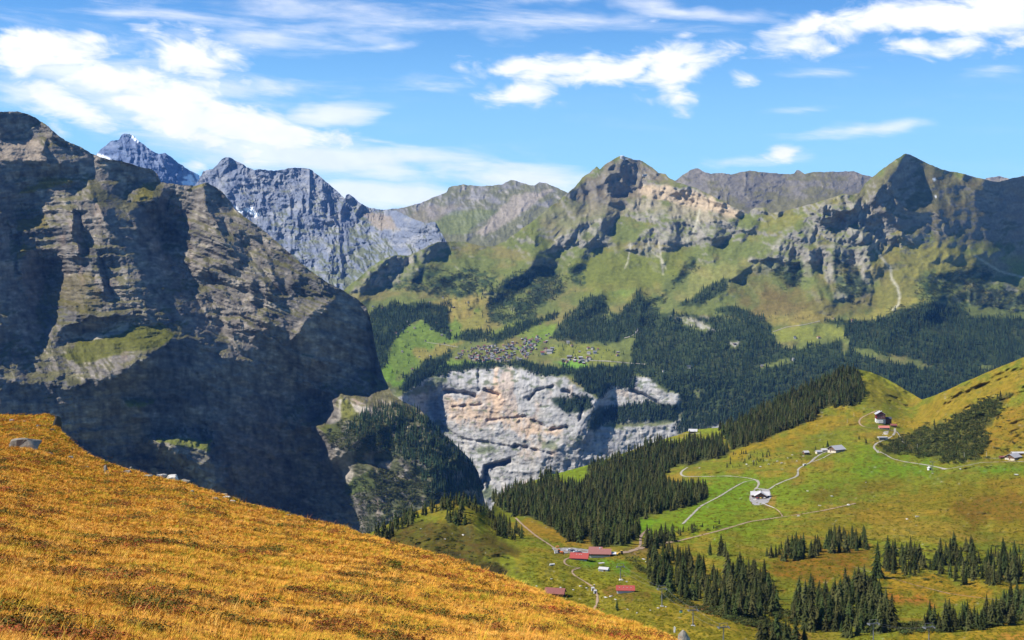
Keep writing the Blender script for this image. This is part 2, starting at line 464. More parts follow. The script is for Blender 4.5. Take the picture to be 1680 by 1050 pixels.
LAID = [
    ([(0, 230), (65, 228), (72, 240), (78, 266), (0, 263)], -.3, -1.0, 3),
    ([(28, 318), (80, 290), (128, 295), (105, 304), (60, 313)], -.4, -1.2, 3),
    ([(30, 350), (140, 312), (162, 340), (183, 385), (205, 440), (240, 518), (205, 518), (90, 535), (58, 500), (82, 470), (87, 440), (65, 405), (30, 418)], -1.1, -.5, 5),
    ([(275, 365), (340, 335), (360, 365), (420, 430), (458, 487), (520, 478), (560, 490), (520, 510), (480, 556), (430, 545), (380, 545), (345, 500), (300, 440), (272, 410)], -1.1, -.5, 5),
    ([(212, 310), (250, 305), (255, 330), (235, 340), (215, 335)], -.9, -.4, 3),
    ([(95, 572), (140, 548), (210, 530), (290, 545), (270, 575), (205, 605), (120, 600)], -.5, -1.5, 5),
    ([(205, 658), (250, 660), (236, 668), (212, 667)], -.8, -1.8, 2),
    ([(250, 722), (300, 718), (345, 724), (352, 745), (330, 765), (345, 785), (365, 805), (350, 805), (325, 770), (290, 742)], -1.5, -1.6, 3),
    ([(520, 697), (542, 660), (560, 650), (640, 662), (690, 682), (700, 700), (640, 700), (600, 710), (560, 745), (525, 722)], -1.5, -1.2, 6),
    ([(565, 800), (570, 750), (640, 770), (720, 800), (700, 850), (590, 865)], -1.2, -1.2, 6),
    ([(640, 700), (720, 715), (770, 760), (700, 765), (650, 745)], -.8, -1.0, 6),
    ([(455, 570), (475, 568), (520, 575), (510, 605), (495, 640), (470, 590)], -1.0, -.4, 4),
]
DARK = np.zeros_like(PX); LIT = np.zeros_like(PX)
for (poly, a, b, soft) in WALLS:
    m = cvC.mask(poly, soft * 0.6, soft * 1.2, 26, 5); gx += a * m; gy += b * m; DARK = np.maximum(DARK, m)
for (poly, a, b, soft) in LAID:
    m = cvC.mask(poly, soft * 0.6, soft * 1.2, 26, 6); gx += a * m; gy += b * m; LIT = np.maximum(LIT, m)
D = poisson(gx * MPP * 2.6, gy * MPP * 1.7, 2e-5); DP = D.copy()
U, Z = PX * MPP, (HY - PY) * MPP
wallish = np.clip(1 - LIT * 0.5, 0, 1)
tilt = np.cumsum(sstep(PX, 230, 330) * 0.42 - 0.05, axis=1) * 1.6 * MPP / (U + 1e4)      # beds dip more on the right half
D += relief_strata(U, Z, 95, 0.55, 21, tilt, U0=1e4) * (0.55 + 0.45 * LIT) + relief_strata(U, Z, 34, 0.55, 22, tilt, U0=1e4) * (0.9 + .5 * LIT) + relief_strata(U, Z, 14, 0.5, 27, tilt, U0=1e4) * (1.0 + .5 * LIT)
g1 = ridged((U + 0.55 * Z) / 260 + 0.25 * fbm(U / 300, Z / 300, 3, 31), (Z - 0.3 * U) / 900, 4, 32)
g2 = ridged((U + 0.35 * Z) / 85 + 0.3 * fbm(U / 120, Z / 120, 3, 33), (Z - 0.2 * U) / 260, 4, 34)
D += -46 * g1 - 20 * g2 - 10 * fbm(U / 45, Z / 30, 5, 35, 0.7) - 30 * fbm(U / 180, Z / 150, 3, 36)
D = DP + (D - DP) * (.95 - .34 * DARK)
spur = cvC.mask([(515, 700), (540, 655), (560, 648), (650, 655), (700, 680), (760, 735), (800, 790), (800, 930), (585, 930), (575, 800)], 8, 6, 40, 8)
YC = base + D * (1 - 0.15 * spur)
nC = slope_up(cvC, YC); up = nC[..., 2]
noiA = fbm(U / 60, Z / 30, 5, 41); noiB = fbm(U / 220, Z / 120, 4, 42)
rock = np.array([0.185, 0.162, 0.133]); rock2 = np.array([0.31, 0.268, 0.212]); rock3 = np.array([0.085, 0.082, 0.080])
bed = Z + tilt * (U + 1e4) + 30 * fbm(U / 420, Z / 420, 3, 21)
CCc = np.broadcast_to(rock, PX.shape + (3,)).copy()
CCc = mixc(CCc, rock2, sstep(noiA + 0.6 * fbm(U / 25, Z / 8, 3, 43), -0.1, 0.7))
CCc = mixc(CCc, rock3, sstep(noiB, 0.05, 0.5) * 0.7)
CCc = mixc(CCc, [0.30, 0.205, 0.15], sstep(fbm(U / 70, Z / 160, 4, 44), 0.3, 0.7) * 0.5 * LIT)
turf = np.array([0.105, 0.098, 0.028])
CCc *= (1 + .34 * fbm(U / 110 + .6 * fbm(U / 60, Z / 40, 3, 49), bed / 17, 4, 45, .7) + .30 * fbm(U / 22, Z / 16, 4, 46, .7) - .35 * sstep(ridged((U + .4 * Z) / 60, Z / 90, 4, 50), .35, .8))[..., None]
CCc *= (1 + .42 * fbm(U / 13 + .3 * fbm(U / 50, Z / 50, 2, 52), Z / 110, 4, 51, .65) * sstep(-up, -.55, -.15))[..., None]
CCc = mixc(CCc, turf, sstep(up + 0.22 * noiA + 0.18 * noiB, 0.70, 0.86) * 0.75)
for poly, col, st in [
    ([(0, 230), (65, 228), (72, 240), (78, 266), (0, 263)], lin(165, 150, 132), .9),
    ([(28, 318), (80, 290), (128, 295), (105, 304), (60, 313)], lin(135, 120, 45), .9),
    ([(30, 362), (75, 352), (78, 372), (25, 380)], lin(125, 112, 55), .7),
    ([(28, 425), (38, 402), (50, 408), (40, 420)], lin(130, 118, 50), .8),
    ([(212, 335), (235, 300), (250, 303), (253, 328)], lin(120, 112, 50), .8),
    ([(290, 322), (320, 306), (338, 303), (300, 318)], lin(125, 118, 50), .8),
    ([(90, 460), (150, 440), (170, 500), (140, 520), (100, 500)], lin(105, 95, 45), .55),
    ([(100, 585), (130, 556), (200, 535), (265, 530), (288, 548), (265, 570), (200, 580), (130, 598)], lin(105, 105, 42), .9),
    ([(205, 658), (250, 660), (236, 668), (212, 667)], lin(110, 115, 45), .9),
    ([(250, 722), (300, 718), (345, 724), (345, 740), (300, 733)], lin(115, 120, 50), .9),
    ([(552, 665), (560, 650), (590, 672), (588, 690), (560, 690)], lin(120, 120, 55), .9),
    ([(520, 702), (545, 695), (575, 715), (540, 725)], lin(95, 100, 40), .85),
    ([(565, 785), (610, 775), (620, 800), (570, 815)], lin(95, 110, 45), .8)]:
    CCc = mixc(CCc, col, cvC.mask(poly, 2, 5, 18, 12) * st)
for poly in ([(128, 553), (150, 546), (170, 548), (210, 530), (214, 541), (175, 553), (140, 558)], [(575, 660), (590, 668), (630, 672), (625, 677), (585, 676)],
             [(556, 655), (560, 655), (560, 690), (554, 690)], [(545, 730), (575, 735), (585, 770), (570, 800), (560, 770)]):
    CCc = mixc(CCc, lin(190, 180, 165), cvC.mask(poly, 1.5, 3, 12, 13) * .85)
scrub = cvC.mask([(522, 715), (560, 690), (650, 662), (700, 690), (750, 740), (790, 800), (790, 930), (600, 930), (600, 800), (560, 730)], 6, 10, 30, 14)
CCc = mixc(CCc, [0.058, 0.066, 0.022], scrub * sstep(fbm(U / 40, Z / 40, 4, 47) + 0.25, -0.2, 0.3) * .85)
CCc *= (1 + 0.25 * fbm(U / 14, Z / 9, 3, 48))[..., None]
CCc = np.clip(CCc, 0.012, 0.8)
build_patch('rock_mountain', cvC, YC, CCc, -260, 800, 640, 440, TOP_C, BOT_C, [(60, 20), (250, 160), (700, 520), (1500, 1200)], rock_mat_near, 1.5, 10, 3,
            'dark rocky mountain falling steeply into the valley on the left', smooth=False)

# ---------------------------------------------------------------- far peaks behind it
def far_patch(name, top, bot, x0, x1, y0, y1, ctrl, walls, laid, seed, cols, nx, ny, label, gully=(150, 700), amp=60, jag=1.6, turf_lim=(0.7, 0.85), snow=(), paints=()):
    cv = Canvas(x0 - 4, x1 + 4, y0, y1, 1.6); PX, PY = cv.PX, cv.PY
    base = tps(ctrl, PX, PY, 1e-3); mpp = float(np.mean([c[2] for c in ctrl])) / F
    gx = np.zeros_like(PX); gy = np.zeros_like(PX)
    for (poly, a, b, soft) in list(walls) + list(laid):
        m = cv.mask(poly, soft * .6, soft * 1.2, 26, seed); gx += a * m; gy += b * m
    U, Z = PX * mpp, (HY - PY) * mpp
    D = poisson(gx * mpp, gy * mpp, 4e-4)
    g1 = ridged((U + .25 * Z) / gully[0] + 0.8 * fbm(U / 300, Z / 300, 3, seed + 1), Z / gully[1] * 1.6, 4, seed + 2)
    g2 = ridged((U + .35 * Z) / (gully[0] * .35) + 0.7 * fbm(U / 100, Z / 100, 3, seed + 3), Z / (gully[1] * .3), 4, seed + 4)
    D += -amp * g1 - amp * .35 * g2 - amp * .55 * fbm(U / 90, Z / 70, 5, seed + 5, .6) - amp * 1.1 * fbm(U / 420, Z / 380, 3, seed + 13) + relief_strata(U, Z, 120, .4, seed + 6, 0.1) * .7 + relief_strata(U, Z, 45, .4, seed + 7, 0.1) * .7
    Y = base + D
    up = slope_up(cv, Y)[..., 2]
    rk, rk2, tf = cols
    n1 = fbm(U / 120, Z / 70, 5, seed + 8); n2 = fbm(U / 400, Z / 250, 4, seed + 9)
    C = np.broadcast_to(np.asarray(rk, float), PX.shape + (3,)).copy()
    C = mixc(C, rk2, sstep(n1, -.2, .5))
    C = mixc(C, tf, sstep(up + .15 * n1 + .15 * n2 + 0.0012 * (PY - y0 - 120), *turf_lim) * .85)
    for poly, col, st in paints: C = mixc(C, col, cv.mask(poly, 2.5, 5, 18, seed + 11) * st)
    C *= (1 + .2 * fbm(U / 35, Z / 25, 3, seed + 10))[..., None]
    for poly in snow: C = mixc(C, [.82, .84, .88], cv.mask(poly, 1.0, 2.5, 10, seed + 12))
    build_patch(name, cv, Y, np.clip(C, .012, .85), x0, x1, nx, ny, top, bot, [(120, 60), (600, 500), (2000, 1800)], rock_mat_far, jag, 9, seed, label, smooth=False)


far_patch('snow_peak', [(140, 275), (165, 245), (172, 240), (180, 233), (190, 230), (196, 228), (199, 222), (205, 219), (212, 219), (220, 224), (232, 234), (240, 240), (248, 246),
                        (258, 252), (264, 252), (270, 251), (278, 256), (290, 265), (305, 276), (320, 284), (335, 292), (345, 300), (370, 318), (400, 340), (440, 365)],
          [(140, 420), (440, 430)], 140, 440, 205, 434,
          [(140, 260, 13400), (210, 220, 13200), (330, 290, 13300), (440, 365, 13300), (140, 420, 12100), (250, 300, 12600), (300, 420, 12000), (440, 430, 12200)],
          [([(205, 222), (240, 245), (260, 300), (235, 300), (212, 250)], .9, .3, 4), ([(270, 255), (310, 285), (330, 330), (290, 310)], .8, .2, 4)],
          [([(165, 250), (195, 232), (200, 260), (185, 280)], -.5, -.3, 4)], 101,
          ([.115, .145, .215], [.18, .21, .275], [.17, .17, .15]), 240, 140, 'sharp rock peak painted haze-blue, with snow streaks behind the dark mountain', (120, 800), 80, 1.6, (1.2, 1.4),  # blue of the distant haze is mixed into these rock colours
          snow=[[(300, 291), (312, 286), (322, 296), (316, 298), (305, 294)], [(318, 283), (332, 284), (342, 300), (326, 300)], [(312, 296), (330, 300), (338, 306), (300, 304), (296, 298)],
                [(205, 220), (214, 219), (230, 232), (226, 234), (212, 225)], [(160, 252), (190, 264), (186, 266), (158, 256)], [(345, 326), (372, 338), (370, 346), (350, 338)]])

far_patch('grey_rock_peak', [(315, 312), (328, 292), (333, 281), (342, 279), (350, 276), (358, 268), (364, 261), (370, 258), (378, 258), (388, 265), (398, 269), (405, 274), (412, 276), (416, 279),
                             (425, 278), (450, 280), (465, 278), (480, 275), (500, 276), (512, 279), (520, 286), (540, 302), (560, 320), (566, 326), (568, 319), (573, 318), (580, 323),
                             (590, 333), (605, 340), (625, 344), (650, 346), (680, 360), (700, 366), (715, 364), (722, 378), (730, 392), (750, 420)],
          [(315, 470), (750, 520)], 315, 750, 245, 524,
          [(315, 300, 10900), (370, 258, 11000), (500, 276, 10800), (560, 320, 10700), (640, 345, 10500), (750, 400, 9300), (330, 470, 9700), (450, 400, 10250), (450, 500, 9600), (560, 420, 9900),
           (560, 500, 9300), (650, 420, 9700), (700, 368, 9500), (690, 420, 9300), (750, 520, 8700)],
          [([(505, 280), (525, 292), (560, 330), (575, 365), (545, 370), (520, 330)], .9, .2, 4), ([(610, 378), (660, 378), (690, 365), (714, 364), (724, 385), (700, 387), (680, 397), (650, 400), (620, 397)], .9, .9, 3),
           ([(566, 322), (585, 335), (620, 350), (612, 362), (580, 350)], 1.2, .2, 3), ([(375, 262), (405, 275), (420, 300), (400, 330), (385, 300)], .7, .3, 4),
           ([(510, 360), (560, 350), (590, 380), (560, 400), (520, 395)], .8, .4, 5)],
          [([(420, 290), (500, 285), (515, 340), (480, 400), (420, 360)], -.35, -.1, 6), ([(590, 350), (640, 352), (650, 375), (610, 372)], -.3, -1.2, 4)], 131,
          ([.165, .18, .215], [.26, .26, .265], [.12, .13, .055]), 380, 190, 'broad grey rock wall with pale faces beyond the dark mountain', (110, 600), 75, 1.5, (.80, .95),
          snow=[[(400, 342), (412, 340), (425, 352), (418, 358)], [(385, 338), (398, 348), (392, 350)]],
          paints=[([(595, 348), (640, 352), (655, 378), (620, 376)], lin(165, 150, 130), .8)])

far_patch('scree_ridge', [(590, 350), (625, 345), (660, 341), (690, 333), (715, 322), (733, 316), (736, 307), (745, 305), (760, 303), (780, 305), (800, 305), (825, 302), (838, 295), (848, 297), (858, 300),
                          (870, 304), (878, 304), (885, 299), (895, 300), (905, 304), (915, 309), (940, 320), (970, 330)],
          [(590, 460), (970, 470)], 590, 970, 285, 474,
          [(590, 350, 11600), (700, 328, 11900), (800, 305, 12000), (970, 330, 11500), (590, 460, 10000), (700, 400, 10700), (800, 400, 10600), (800, 460, 9900), (970, 470, 9700)],
          [([(738, 308), (830, 304), (828, 318), (800, 322), (770, 330), (740, 335)], .7, .9, 4), ([(840, 297), (870, 306), (862, 314), (840, 310)], .8, .6, 3)],
          [([(840, 315), (905, 312), (860, 350), (800, 385), (790, 375)], -.5, -.4, 5)], 161,
          ([.20, .19, .18], [.27, .245, .215], [.125, .125, .05]), 260, 120, 'long pale scree ridge along the skyline', (160, 900), 50, 1.2, (.66, .86),
          paints=[([(845, 318), (905, 312), (850, 355), (800, 385), (780, 382)], lin(170, 158, 142), .8), ([(690, 340), (760, 335), (720, 360), (660, 370)], lin(150, 138, 120), .5),
                  ([(740, 345), (820, 345), (760, 385), (690, 385)], lin(120, 130, 70), .6)])

far_patch('back_ridge', [(1080, 325), (1095, 308), (1105, 298), (1120, 287), (1135, 278), (1145, 276), (1155, 282), (1165, 285), (1185, 284), (1200, 286), (1215, 282), (1230, 280), (1260, 283), (1290, 286),
                         (1303, 285), (1307, 279), (1312, 280), (1320, 285), (1335, 282), (1360, 282), (1400, 281), (1415, 286), (1430, 290), (1450, 300), (1480, 310)],
          [(1080, 420), (1480, 420)], 1080, 1480, 268, 424,
          [(1080, 320, 11600), (1145, 276, 11700), (1300, 284, 11700), (1480, 310, 11500), (1080, 420, 10300), (1200, 340, 10900), (1350, 340, 10800), (1300, 420, 10100), (1480, 420, 10200)],
          [([(1105, 298), (1142, 277), (1165, 284), (1160, 300), (1112, 306)], 1.0, .5, 3), ([(1160, 310), (1230, 305), (1295, 300), (1280, 325), (1235, 348), (1200, 330)], 1.1, .2, 6),
           ([(1320, 296), (1380, 291), (1380, 310), (1330, 312)], .8, .6, 4)],
          [([(1170, 290), (1290, 290), (1260, 305), (1190, 305)], -.3, -.3, 4)], 191,
          ([.155, .14, .115], [.20, .175, .14], [.125, .115, .045]), 280, 110, 'brownish ridge with shaded slopes behind the pale cliff band', (260, 300), 40, 1.2, (.7, .88))

far_patch('far_summit', [(1590, 310), (1610, 298), (1620, 292), (1640, 289), (1655, 293), (1680, 300), (1700, 305)], [(1590, 340), (1700, 340)], 1590, 1700, 280, 344,
          [(1590, 310, 13400), (1640, 289, 13500), (1700, 305, 13500), (1590, 340, 13100), (1700, 340, 13100)], [], [], 211,
          ([.26, .22, .17], [.30, .25, .2], [.15, .14, .07]), 70, 30, 'small pale summit peeping over the far skyline')
# ---------------------------------------------------------------- the main range: valley wall, shelf with the village, alps and peaks
TOP_E = [(540, 492), (560, 478), (590, 455), (610, 437), (630, 425), (650, 418), (668, 420), (690, 410), (705, 402), (720, 397), (745, 396), (770, 398), (790, 404), (810, 404), (830, 395), (850, 380), (880, 358),
         (915, 330), (940, 310), (955, 292), (966, 284), (976, 276), (979, 273), (984, 278), (990, 272), (1005, 262), (1018, 256), (1030, 258), (1040, 262), (1054, 264), (1070, 275), (1080, 284), (1092, 285), (1096, 291),
         (1100, 293), (1110, 299), (1125, 303), (1140, 308), (1170, 322), (1200, 338), (1218, 347), (1228, 352), (1231, 346), (1240, 340), (1248, 341), (1257, 340), (1262, 349), (1275, 349),
         (1290, 345), (1330, 335), (1360, 326), (1385, 318), (1400, 320), (1410, 316), (1420, 300), (1440, 283), (1460, 268), (1475, 258), (1485, 252), (1492, 253), (1500, 257), (1520, 267), (1545, 278),
         (1580, 285), (1610, 293), (1630, 298), (1645, 297), (1662, 292), (1680, 288), (1720, 280), (1800, 262), (1900, 285), (2000, 268), (2100, 300)]
BOT_E = [(540, 700), (640, 720), (700, 830), (780, 850), (1000, 800), (1200, 740), (1400, 700), (2100, 690)]
cvE = Canvas(534, 2106, 244, 856, 1.6)
PX, PY = cvE.PX, cvE.PY
MPP = 7500 / F
prow = [244, 330, 400, 450, 500, 560, 600, 640, 860]
cot_l = np.interp(PY[:, 0], prow, [1.15, 1.3, 1.5, 1.9, 2.3, 2.6, 2.2, .32, .28]); cot_r = np.interp(PY[:, 0], prow, [1.15, 1.3, 1.5, 1.8, 2.4, 2.2, 1.9, 1.0, .9])
def integ(c):
    q = -np.cumsum(c) * 1.6 * MPP; return q - np.interp(600, PY[:, 0], q)
wr = sstep(PX, 1060, 1260)
base = 6300 - .12 * (PX - 850) * MPP + integ(cot_l)[:, None] * (1 - wr) + integ(cot_r)[:, None] * wr
gx = np.zeros_like(PX); gy = np.zeros_like(PX)
FE = [  # outline, slope to the right, extra steepness, softness
    ([(1487, 253), (1545, 279), (1610, 294), (1680, 290), (1720, 285), (1720, 430), (1640, 430), (1590, 405), (1530, 395), (1490, 380), (1460, 352), (1440, 330), (1440, 300), (1465, 270)], 2.3, .5, 8),
    ([(1325, 346), (1345, 330), (1370, 320), (1402, 320), (1412, 345), (1396, 376), (1380, 352), (1370, 386), (1358, 376), (1345, 352)], 1.0, .7, 3),
    ([(1375, 330), (1420, 345), (1442, 366), (1420, 382), (1402, 386)], 1.3, .8, 3),
    ([(1240, 412), (1285, 385), (1290, 392), (1270, 402), (1246, 418)], 1.4, .9, 3),
    ([(1165, 395), (1200, 385), (1200, 396), (1170, 405)], 1.2, .8, 2),
    ([(905, 402), (935, 390), (950, 365), (968, 365), (960, 386), (938, 402)], 1.0, .7, 3),
    ([(965, 387), (985, 360), (1007, 358), (1000, 376), (985, 396), (970, 400)], 1.0, .7, 3),
    ([(1030, 402), (1055, 385), (1070, 370), (1082, 385), (1078, 412), (1056, 412)], 1.4, .7, 3),
    ([(1085, 380), (1115, 360), (1125, 385), (1100, 400)], 1.2, .5, 4), ([(1120, 430), (1145, 420), (1142, 440), (1108, 462)], 1.2, .5, 3),
    ([(1003, 266), (1022, 258), (1052, 266), (1082, 285), (1055, 290), (1030, 297), (1000, 290), (985, 282)], .45, .4, 4),
    ([(1000, 300), (1035, 298), (1035, 308), (1008, 312)], .8, .9, 2),
    ([(1058, 298), (1100, 303), (1140, 312), (1175, 326), (1215, 348), (1200, 352), (1150, 335), (1100, 322), (1055, 310)], -.7, 1.0, 3),
    ([(866, 428), (885, 412), (906, 414), (917, 430), (908, 442), (880, 440)], 1.3, .8, 3),
    ([(830, 460), (870, 440), (920, 442), (930, 480), (890, 500), (850, 490)], .9, .3, 5),
    ([(596, 445), (620, 430), (650, 417), (672, 420), (662, 462), (650, 467), (610, 472), (580, 470)], .8, 1.1, 4),
    ([(670, 430), (690, 425), (700, 440), (690, 455), (675, 450)], 1.1, .6, 3), ([(688, 408), (715, 398), (736, 415), (722, 426), (700, 417)], 1.1, .6, 3),
    ([(735, 415), (760, 420), (775, 435), (760, 440), (742, 430)], 1.0, .5, 3), ([(785, 396), (800, 398), (798, 410), (788, 408)], 1.0, .6, 2),
    ([(960, 488), (985, 484), (1002, 512), (960, 545), (930, 550), (905, 560), (925, 525)], .3, .3, 5), ([(1005, 515), (1045, 482), (1065, 500), (1050, 540), (1010, 560)], 1.0, .5, 5),
    ([(1290, 445), (1310, 430), (1320, 450), (1300, 470)], .8, .5, 4), ([(1365, 415), (1390, 405), (1410, 440), (1425, 470), (1405, 490), (1385, 460)], 1.0, .4, 5),
    ([(1330, 420), (1345, 410), (1348, 440), (1335, 445)], 1.3, .6, 3),
    ([(1500, 455), (1600, 440), (1640, 450), (1620, 470), (1520, 475)], .5, .6, 4), ([(1600, 465), (1680, 480), (1680, 505), (1610, 500)], .8, .7, 4),
    ([(655, 650), (690, 632), (705, 640), (702, 690), (715, 730), (690, 700), (660, 668)], 1.1, .3, 4),
    ([(985, 640), (1003, 632), (990, 670), (970, 720), (960, 725), (975, 680)], .7, .1, 3),
    ([(790, 770), (800, 765), (800, 800), (792, 800)], 1.5, 0, 2), ([(795, 765), (830, 755), (825, 765), (800, 772)], .6, 1.2, 2),
    ([(700, 470), (760, 445), (790, 455), (770, 480), (720, 490)], .9, .3, 5), ([(800, 470), (850, 450), (862, 470), (830, 500), (800, 505)], .9, .2, 5),
    ([(560, 470), (590, 455), (600, 480), (580, 495), (560, 490)], .6, .5, 4), ([(1090, 395), (1130, 380), (1150, 392), (1120, 412)], 1.0, .7, 3),
    ([(1150, 360), (1180, 352), (1210, 372), (1180, 385)], .9, .5, 4), ([(1200, 440), (1245, 415), (1250, 425), (1215, 455)], 1.1, .5, 3), ([(1270, 400), (1290, 385), (1320, 420), (1300, 440)], .9, .4, 4),
    ([(1410, 380), (1480, 380), (1490, 395), (1440, 405)], .8, .9, 3), ([(1350, 470), (1385, 475), (1400, 505), (1370, 500)], .9, .4, 4), ([(1420, 450), (1432, 460), (1440, 490), (1425, 480)], 1.0, .3, 3),
    ([(1510, 495), (1545, 490), (1570, 505), (1560, 540), (1520, 530)], .6, .2, 6), ([(1180, 525), (1230, 520), (1265, 545), (1240, 580), (1190, 560)], .5, .2, 7), ([(1080, 520), (1110, 515), (1120, 560), (1090, 580)], .6, .2, 6),
    ([(975, 300), (1000, 290), (1010, 320), (985, 335)], .5, .2, 4), ([(1480, 258), (1520, 270), (1500, 320), (1470, 350), (1465, 310)], .6, .2, 6),
    ([(700, 392), (740, 396), (760, 420), (720, 440), (690, 430)], .5, .2, 5), ([(1620, 300), (1690, 290), (1690, 420), (1640, 425), (1600, 350)], .5, .2, 7),
    ([(1535, 276), (1610, 294), (1720, 288), (1780, 290), (1780, 425), (1640, 428), (1590, 402), (1540, 392)], 1.1, .3, 9),
    # laid back or turned to the sun
    ([(1420, 300), (1485, 253), (1450, 300), (1425, 330), (1405, 330)], -.9, -.4, 4),
    ([(920, 420), (1000, 400), (1080, 420), (1100, 460), (1060, 490), (960, 480)], -.25, -.25, 8),
    ([(1430, 395), (1560, 410), (1600, 440), (1500, 455), (1440, 440)], -.2, -.6, 6),
    ([(1040, 345), (1180, 350), (1240, 370), (1150, 385), (1060, 365)], -.4, -.3, 6),
    ([(1280, 365), (1340, 350), (1350, 400), (1260, 420), (1200, 440), (1220, 400)], -.6, -.1, 6),
    ([(710, 660), (760, 610), (850, 602), (930, 620), (980, 650), (960, 700), (880, 760), (800, 760), (720, 720)], -.6, -.1, 8),
    ([(1005, 635), (1060, 620), (1115, 648), (1100, 675), (1010, 690)], -.6, 0, 5),
]
for (poly, a, b, soft) in FE:
    m = cvE.mask(poly, soft * .6, soft * 1.3, 28, 9); gx += a * m; gy += b * m
D = poisson(gx * MPP * 2.5, gy * MPP * 1.2, 1.2e-5); DP = D.copy()
for pts, wd, hgt_ in (([(1025, 257), (955, 298), (900, 342), (850, 388), (800, 438), (740, 500)], 34, 50), ([(1385, 318), (1330, 350), (1290, 390), (1240, 430), (1180, 470), (1110, 512)], 34, 110), ([(1402, 318), (1412, 380), (1432, 440)], 24, 80), ([(1322, 395), (1332, 450), (1350, 500)], 24, 80),
                      ([(885, 411), (850, 444), (810, 470), (765, 500)], 30, 90), ([(650, 416), (612, 448), (585, 492)], 26, 90), ([(720, 396), (692, 430), (670, 470)], 26, 70), ([(985, 483), (950, 520), (922, 560)], 30, 90), ([(1046, 480), (1052, 520), (1038, 560)], 26, 80), ([(1487, 252), (1442, 300), (1405, 332), (1360, 345)], 30, 45),
                      ([(1530, 494), (1480, 520), (1440, 560)], 34, 90), ([(760, 438), (800, 462), (860, 500)], 22, 45), ([(1000, 330), (985, 375), (950, 420), (930, 450)], 24, 70), ([(1090, 330), (1100, 380), (1085, 430)], 22, 60), ([(1180, 350), (1165, 400), (1150, 440)], 24, 60), ([(1250, 345), (1215, 395), (1190, 430)], 22, 55)):
    dd = cvE.line(pts) + 9 * fbm(PX / 26, PY / 26, 4, 270); D -= .8 * hgt_ * np.clip(1 - dd / wd, 0, 1) ** 1.25
for pts, wd, dep in (([(730, 642), (760, 645), (778, 650)], 5, 40), ([(795, 640), (818, 648)], 4, 35), ([(868, 655), (880, 641), (908, 634)], 4, 30), ([(790, 800), (798, 766), (835, 757)], 6, 60), ([(800, 690), (860, 684), (900, 702)], 3, 22), ([(925, 640), (960, 660), (950, 690)], 4, 30),
                     ([(742, 668), (790, 664)], 3, 20), ([(905, 705), (930, 700)], 4, 35), ([(845, 730), (905, 745)], 3, 22), ([(786, 640), (785, 606)], 3, 26), ([(720, 700), (760, 720), (850, 735)], 3, 20), ([(1035, 640), (1060, 650), (1090, 670)], 4, 30)):
    dd = cvE.line(pts) + 2.5 * fbm(PX / 9, PY / 9, 4, 271); D += dep * sstep(-dd, -wd, 0)
U, Z = PX * MPP, (HY - PY) * MPP
# how craggy each part is
hi = sstep(-PY, -470, -360)
cliff = cvE.mask([(648, 655), (665, 642), (690, 628), (720, 612), (760, 604), (800, 601), (850, 601), (890, 614), (930, 618), (958, 640), (982, 652), (1000, 632), (1030, 616), (1060, 620), (1090, 640), (1116, 645),
                  (1112, 668), (1060, 692), (1000, 692), (985, 700), (1075, 700), (1110, 690), (1200, 690), (1200, 760), (1000, 820), (700, 850), (690, 720), (660, 690)], 3, 5, 30, 14)
crag = np.zeros_like(PX)
for poly in ([(1325, 346), (1370, 318), (1405, 318), (1445, 366), (1440, 400), (1390, 410), (1350, 385)], [(1230, 425), (1290, 378), (1345, 360), (1350, 440), (1300, 430)], [(900, 408), (950, 355), (1010, 352), (1000, 400), (940, 408)],
             [(1020, 412), (1070, 360), (1130, 350), (1130, 400), (1070, 420)], [(985, 285), (1020, 256), (1085, 284), (1040, 310), (1000, 315)], [(1055, 295), (1140, 308), (1225, 350), (1150, 345), (1060, 322)],
             [(1040, 320), (1180, 345), (1230, 380), (1130, 400), (1030, 350)], [(580, 475), (620, 428), (680, 415), (690, 455), (650, 472)], [(1420, 395), (1480, 380), (1500, 400), (1440, 410)],
             [(1225, 352), (1240, 338), (1262, 350)], [(1330, 400), (1430, 400), (1430, 500), (1370, 490)], [(1585, 460), (1690, 470), (1690, 510), (1590, 500)], [(1100, 518), (1160, 520), (1190, 545), (1150, 545)]):
    crag = np.maximum(crag, cvE.mask(poly, 4, 8, 30, 15))
amp = np.clip(0.14 + 0.20 * hi + 0.45 * crag + 0.26 * cliff, 0, 1.15)
g1 = ridged(U / 230 + .35 * fbm(U / 380, Z / 380, 3, 231), Z / 900 + .1 * fbm(U / 200, Z / 200, 2, 230), 4, 232)
g2 = ridged(U / 75 + .35 * fbm(U / 120, Z / 120, 3, 233), Z / 240, 4, 234)
D += amp * (-58 * g1 * (1 - .75 * cliff) - 32 * g2 * (1 - .4 * cliff) - 20 * fbm(U / 60, Z / 45, 5, 235, .7) - 26 * ridged(U / 42 + .4 * fbm(U / 70, Z / 70, 3, 262), Z / 110, 3, 263) * crag - 20 * ridged(U / 34 + .9 * fbm(U / 60, Z / 60, 3, 264), Z / 70, 4, 265) * cliff + relief_strata(U, Z, 110, .5, 236, .12) * .5 + relief_strata(U, Z, 40, .5, 237, .12) * .5)
D += (1 - cliff) * (-45 * fbm(U / 420, Z / 240, 3, 238) - 13 * fbm(U / 110, Z / 70, 4, 239) - 70 * ridged((U + .5 * Z) / 330 + .5 * fbm(U / 400, Z / 300, 3, 256), Z / 420, 4, 257) * (.35 + .65 * hi)) * sstep(-PY, -640, -560)
YE = base + D
nE = slope_up(cvE, YE); up = nE[..., 2]
n1 = fbm(U / 90, Z / 45, 5, 241); n2 = fbm(U / 300, Z / 120, 4, 242); n3 = fbm(U / 30, Z / 14, 4, 243)
grass = np.array([0.110, 0.125, 0.036]); rock = np.array([.185, .17, .15]); rock2 = np.array([.26, .235, .20])
CE = np.broadcast_to(grass, PX.shape + (3,)).copy()
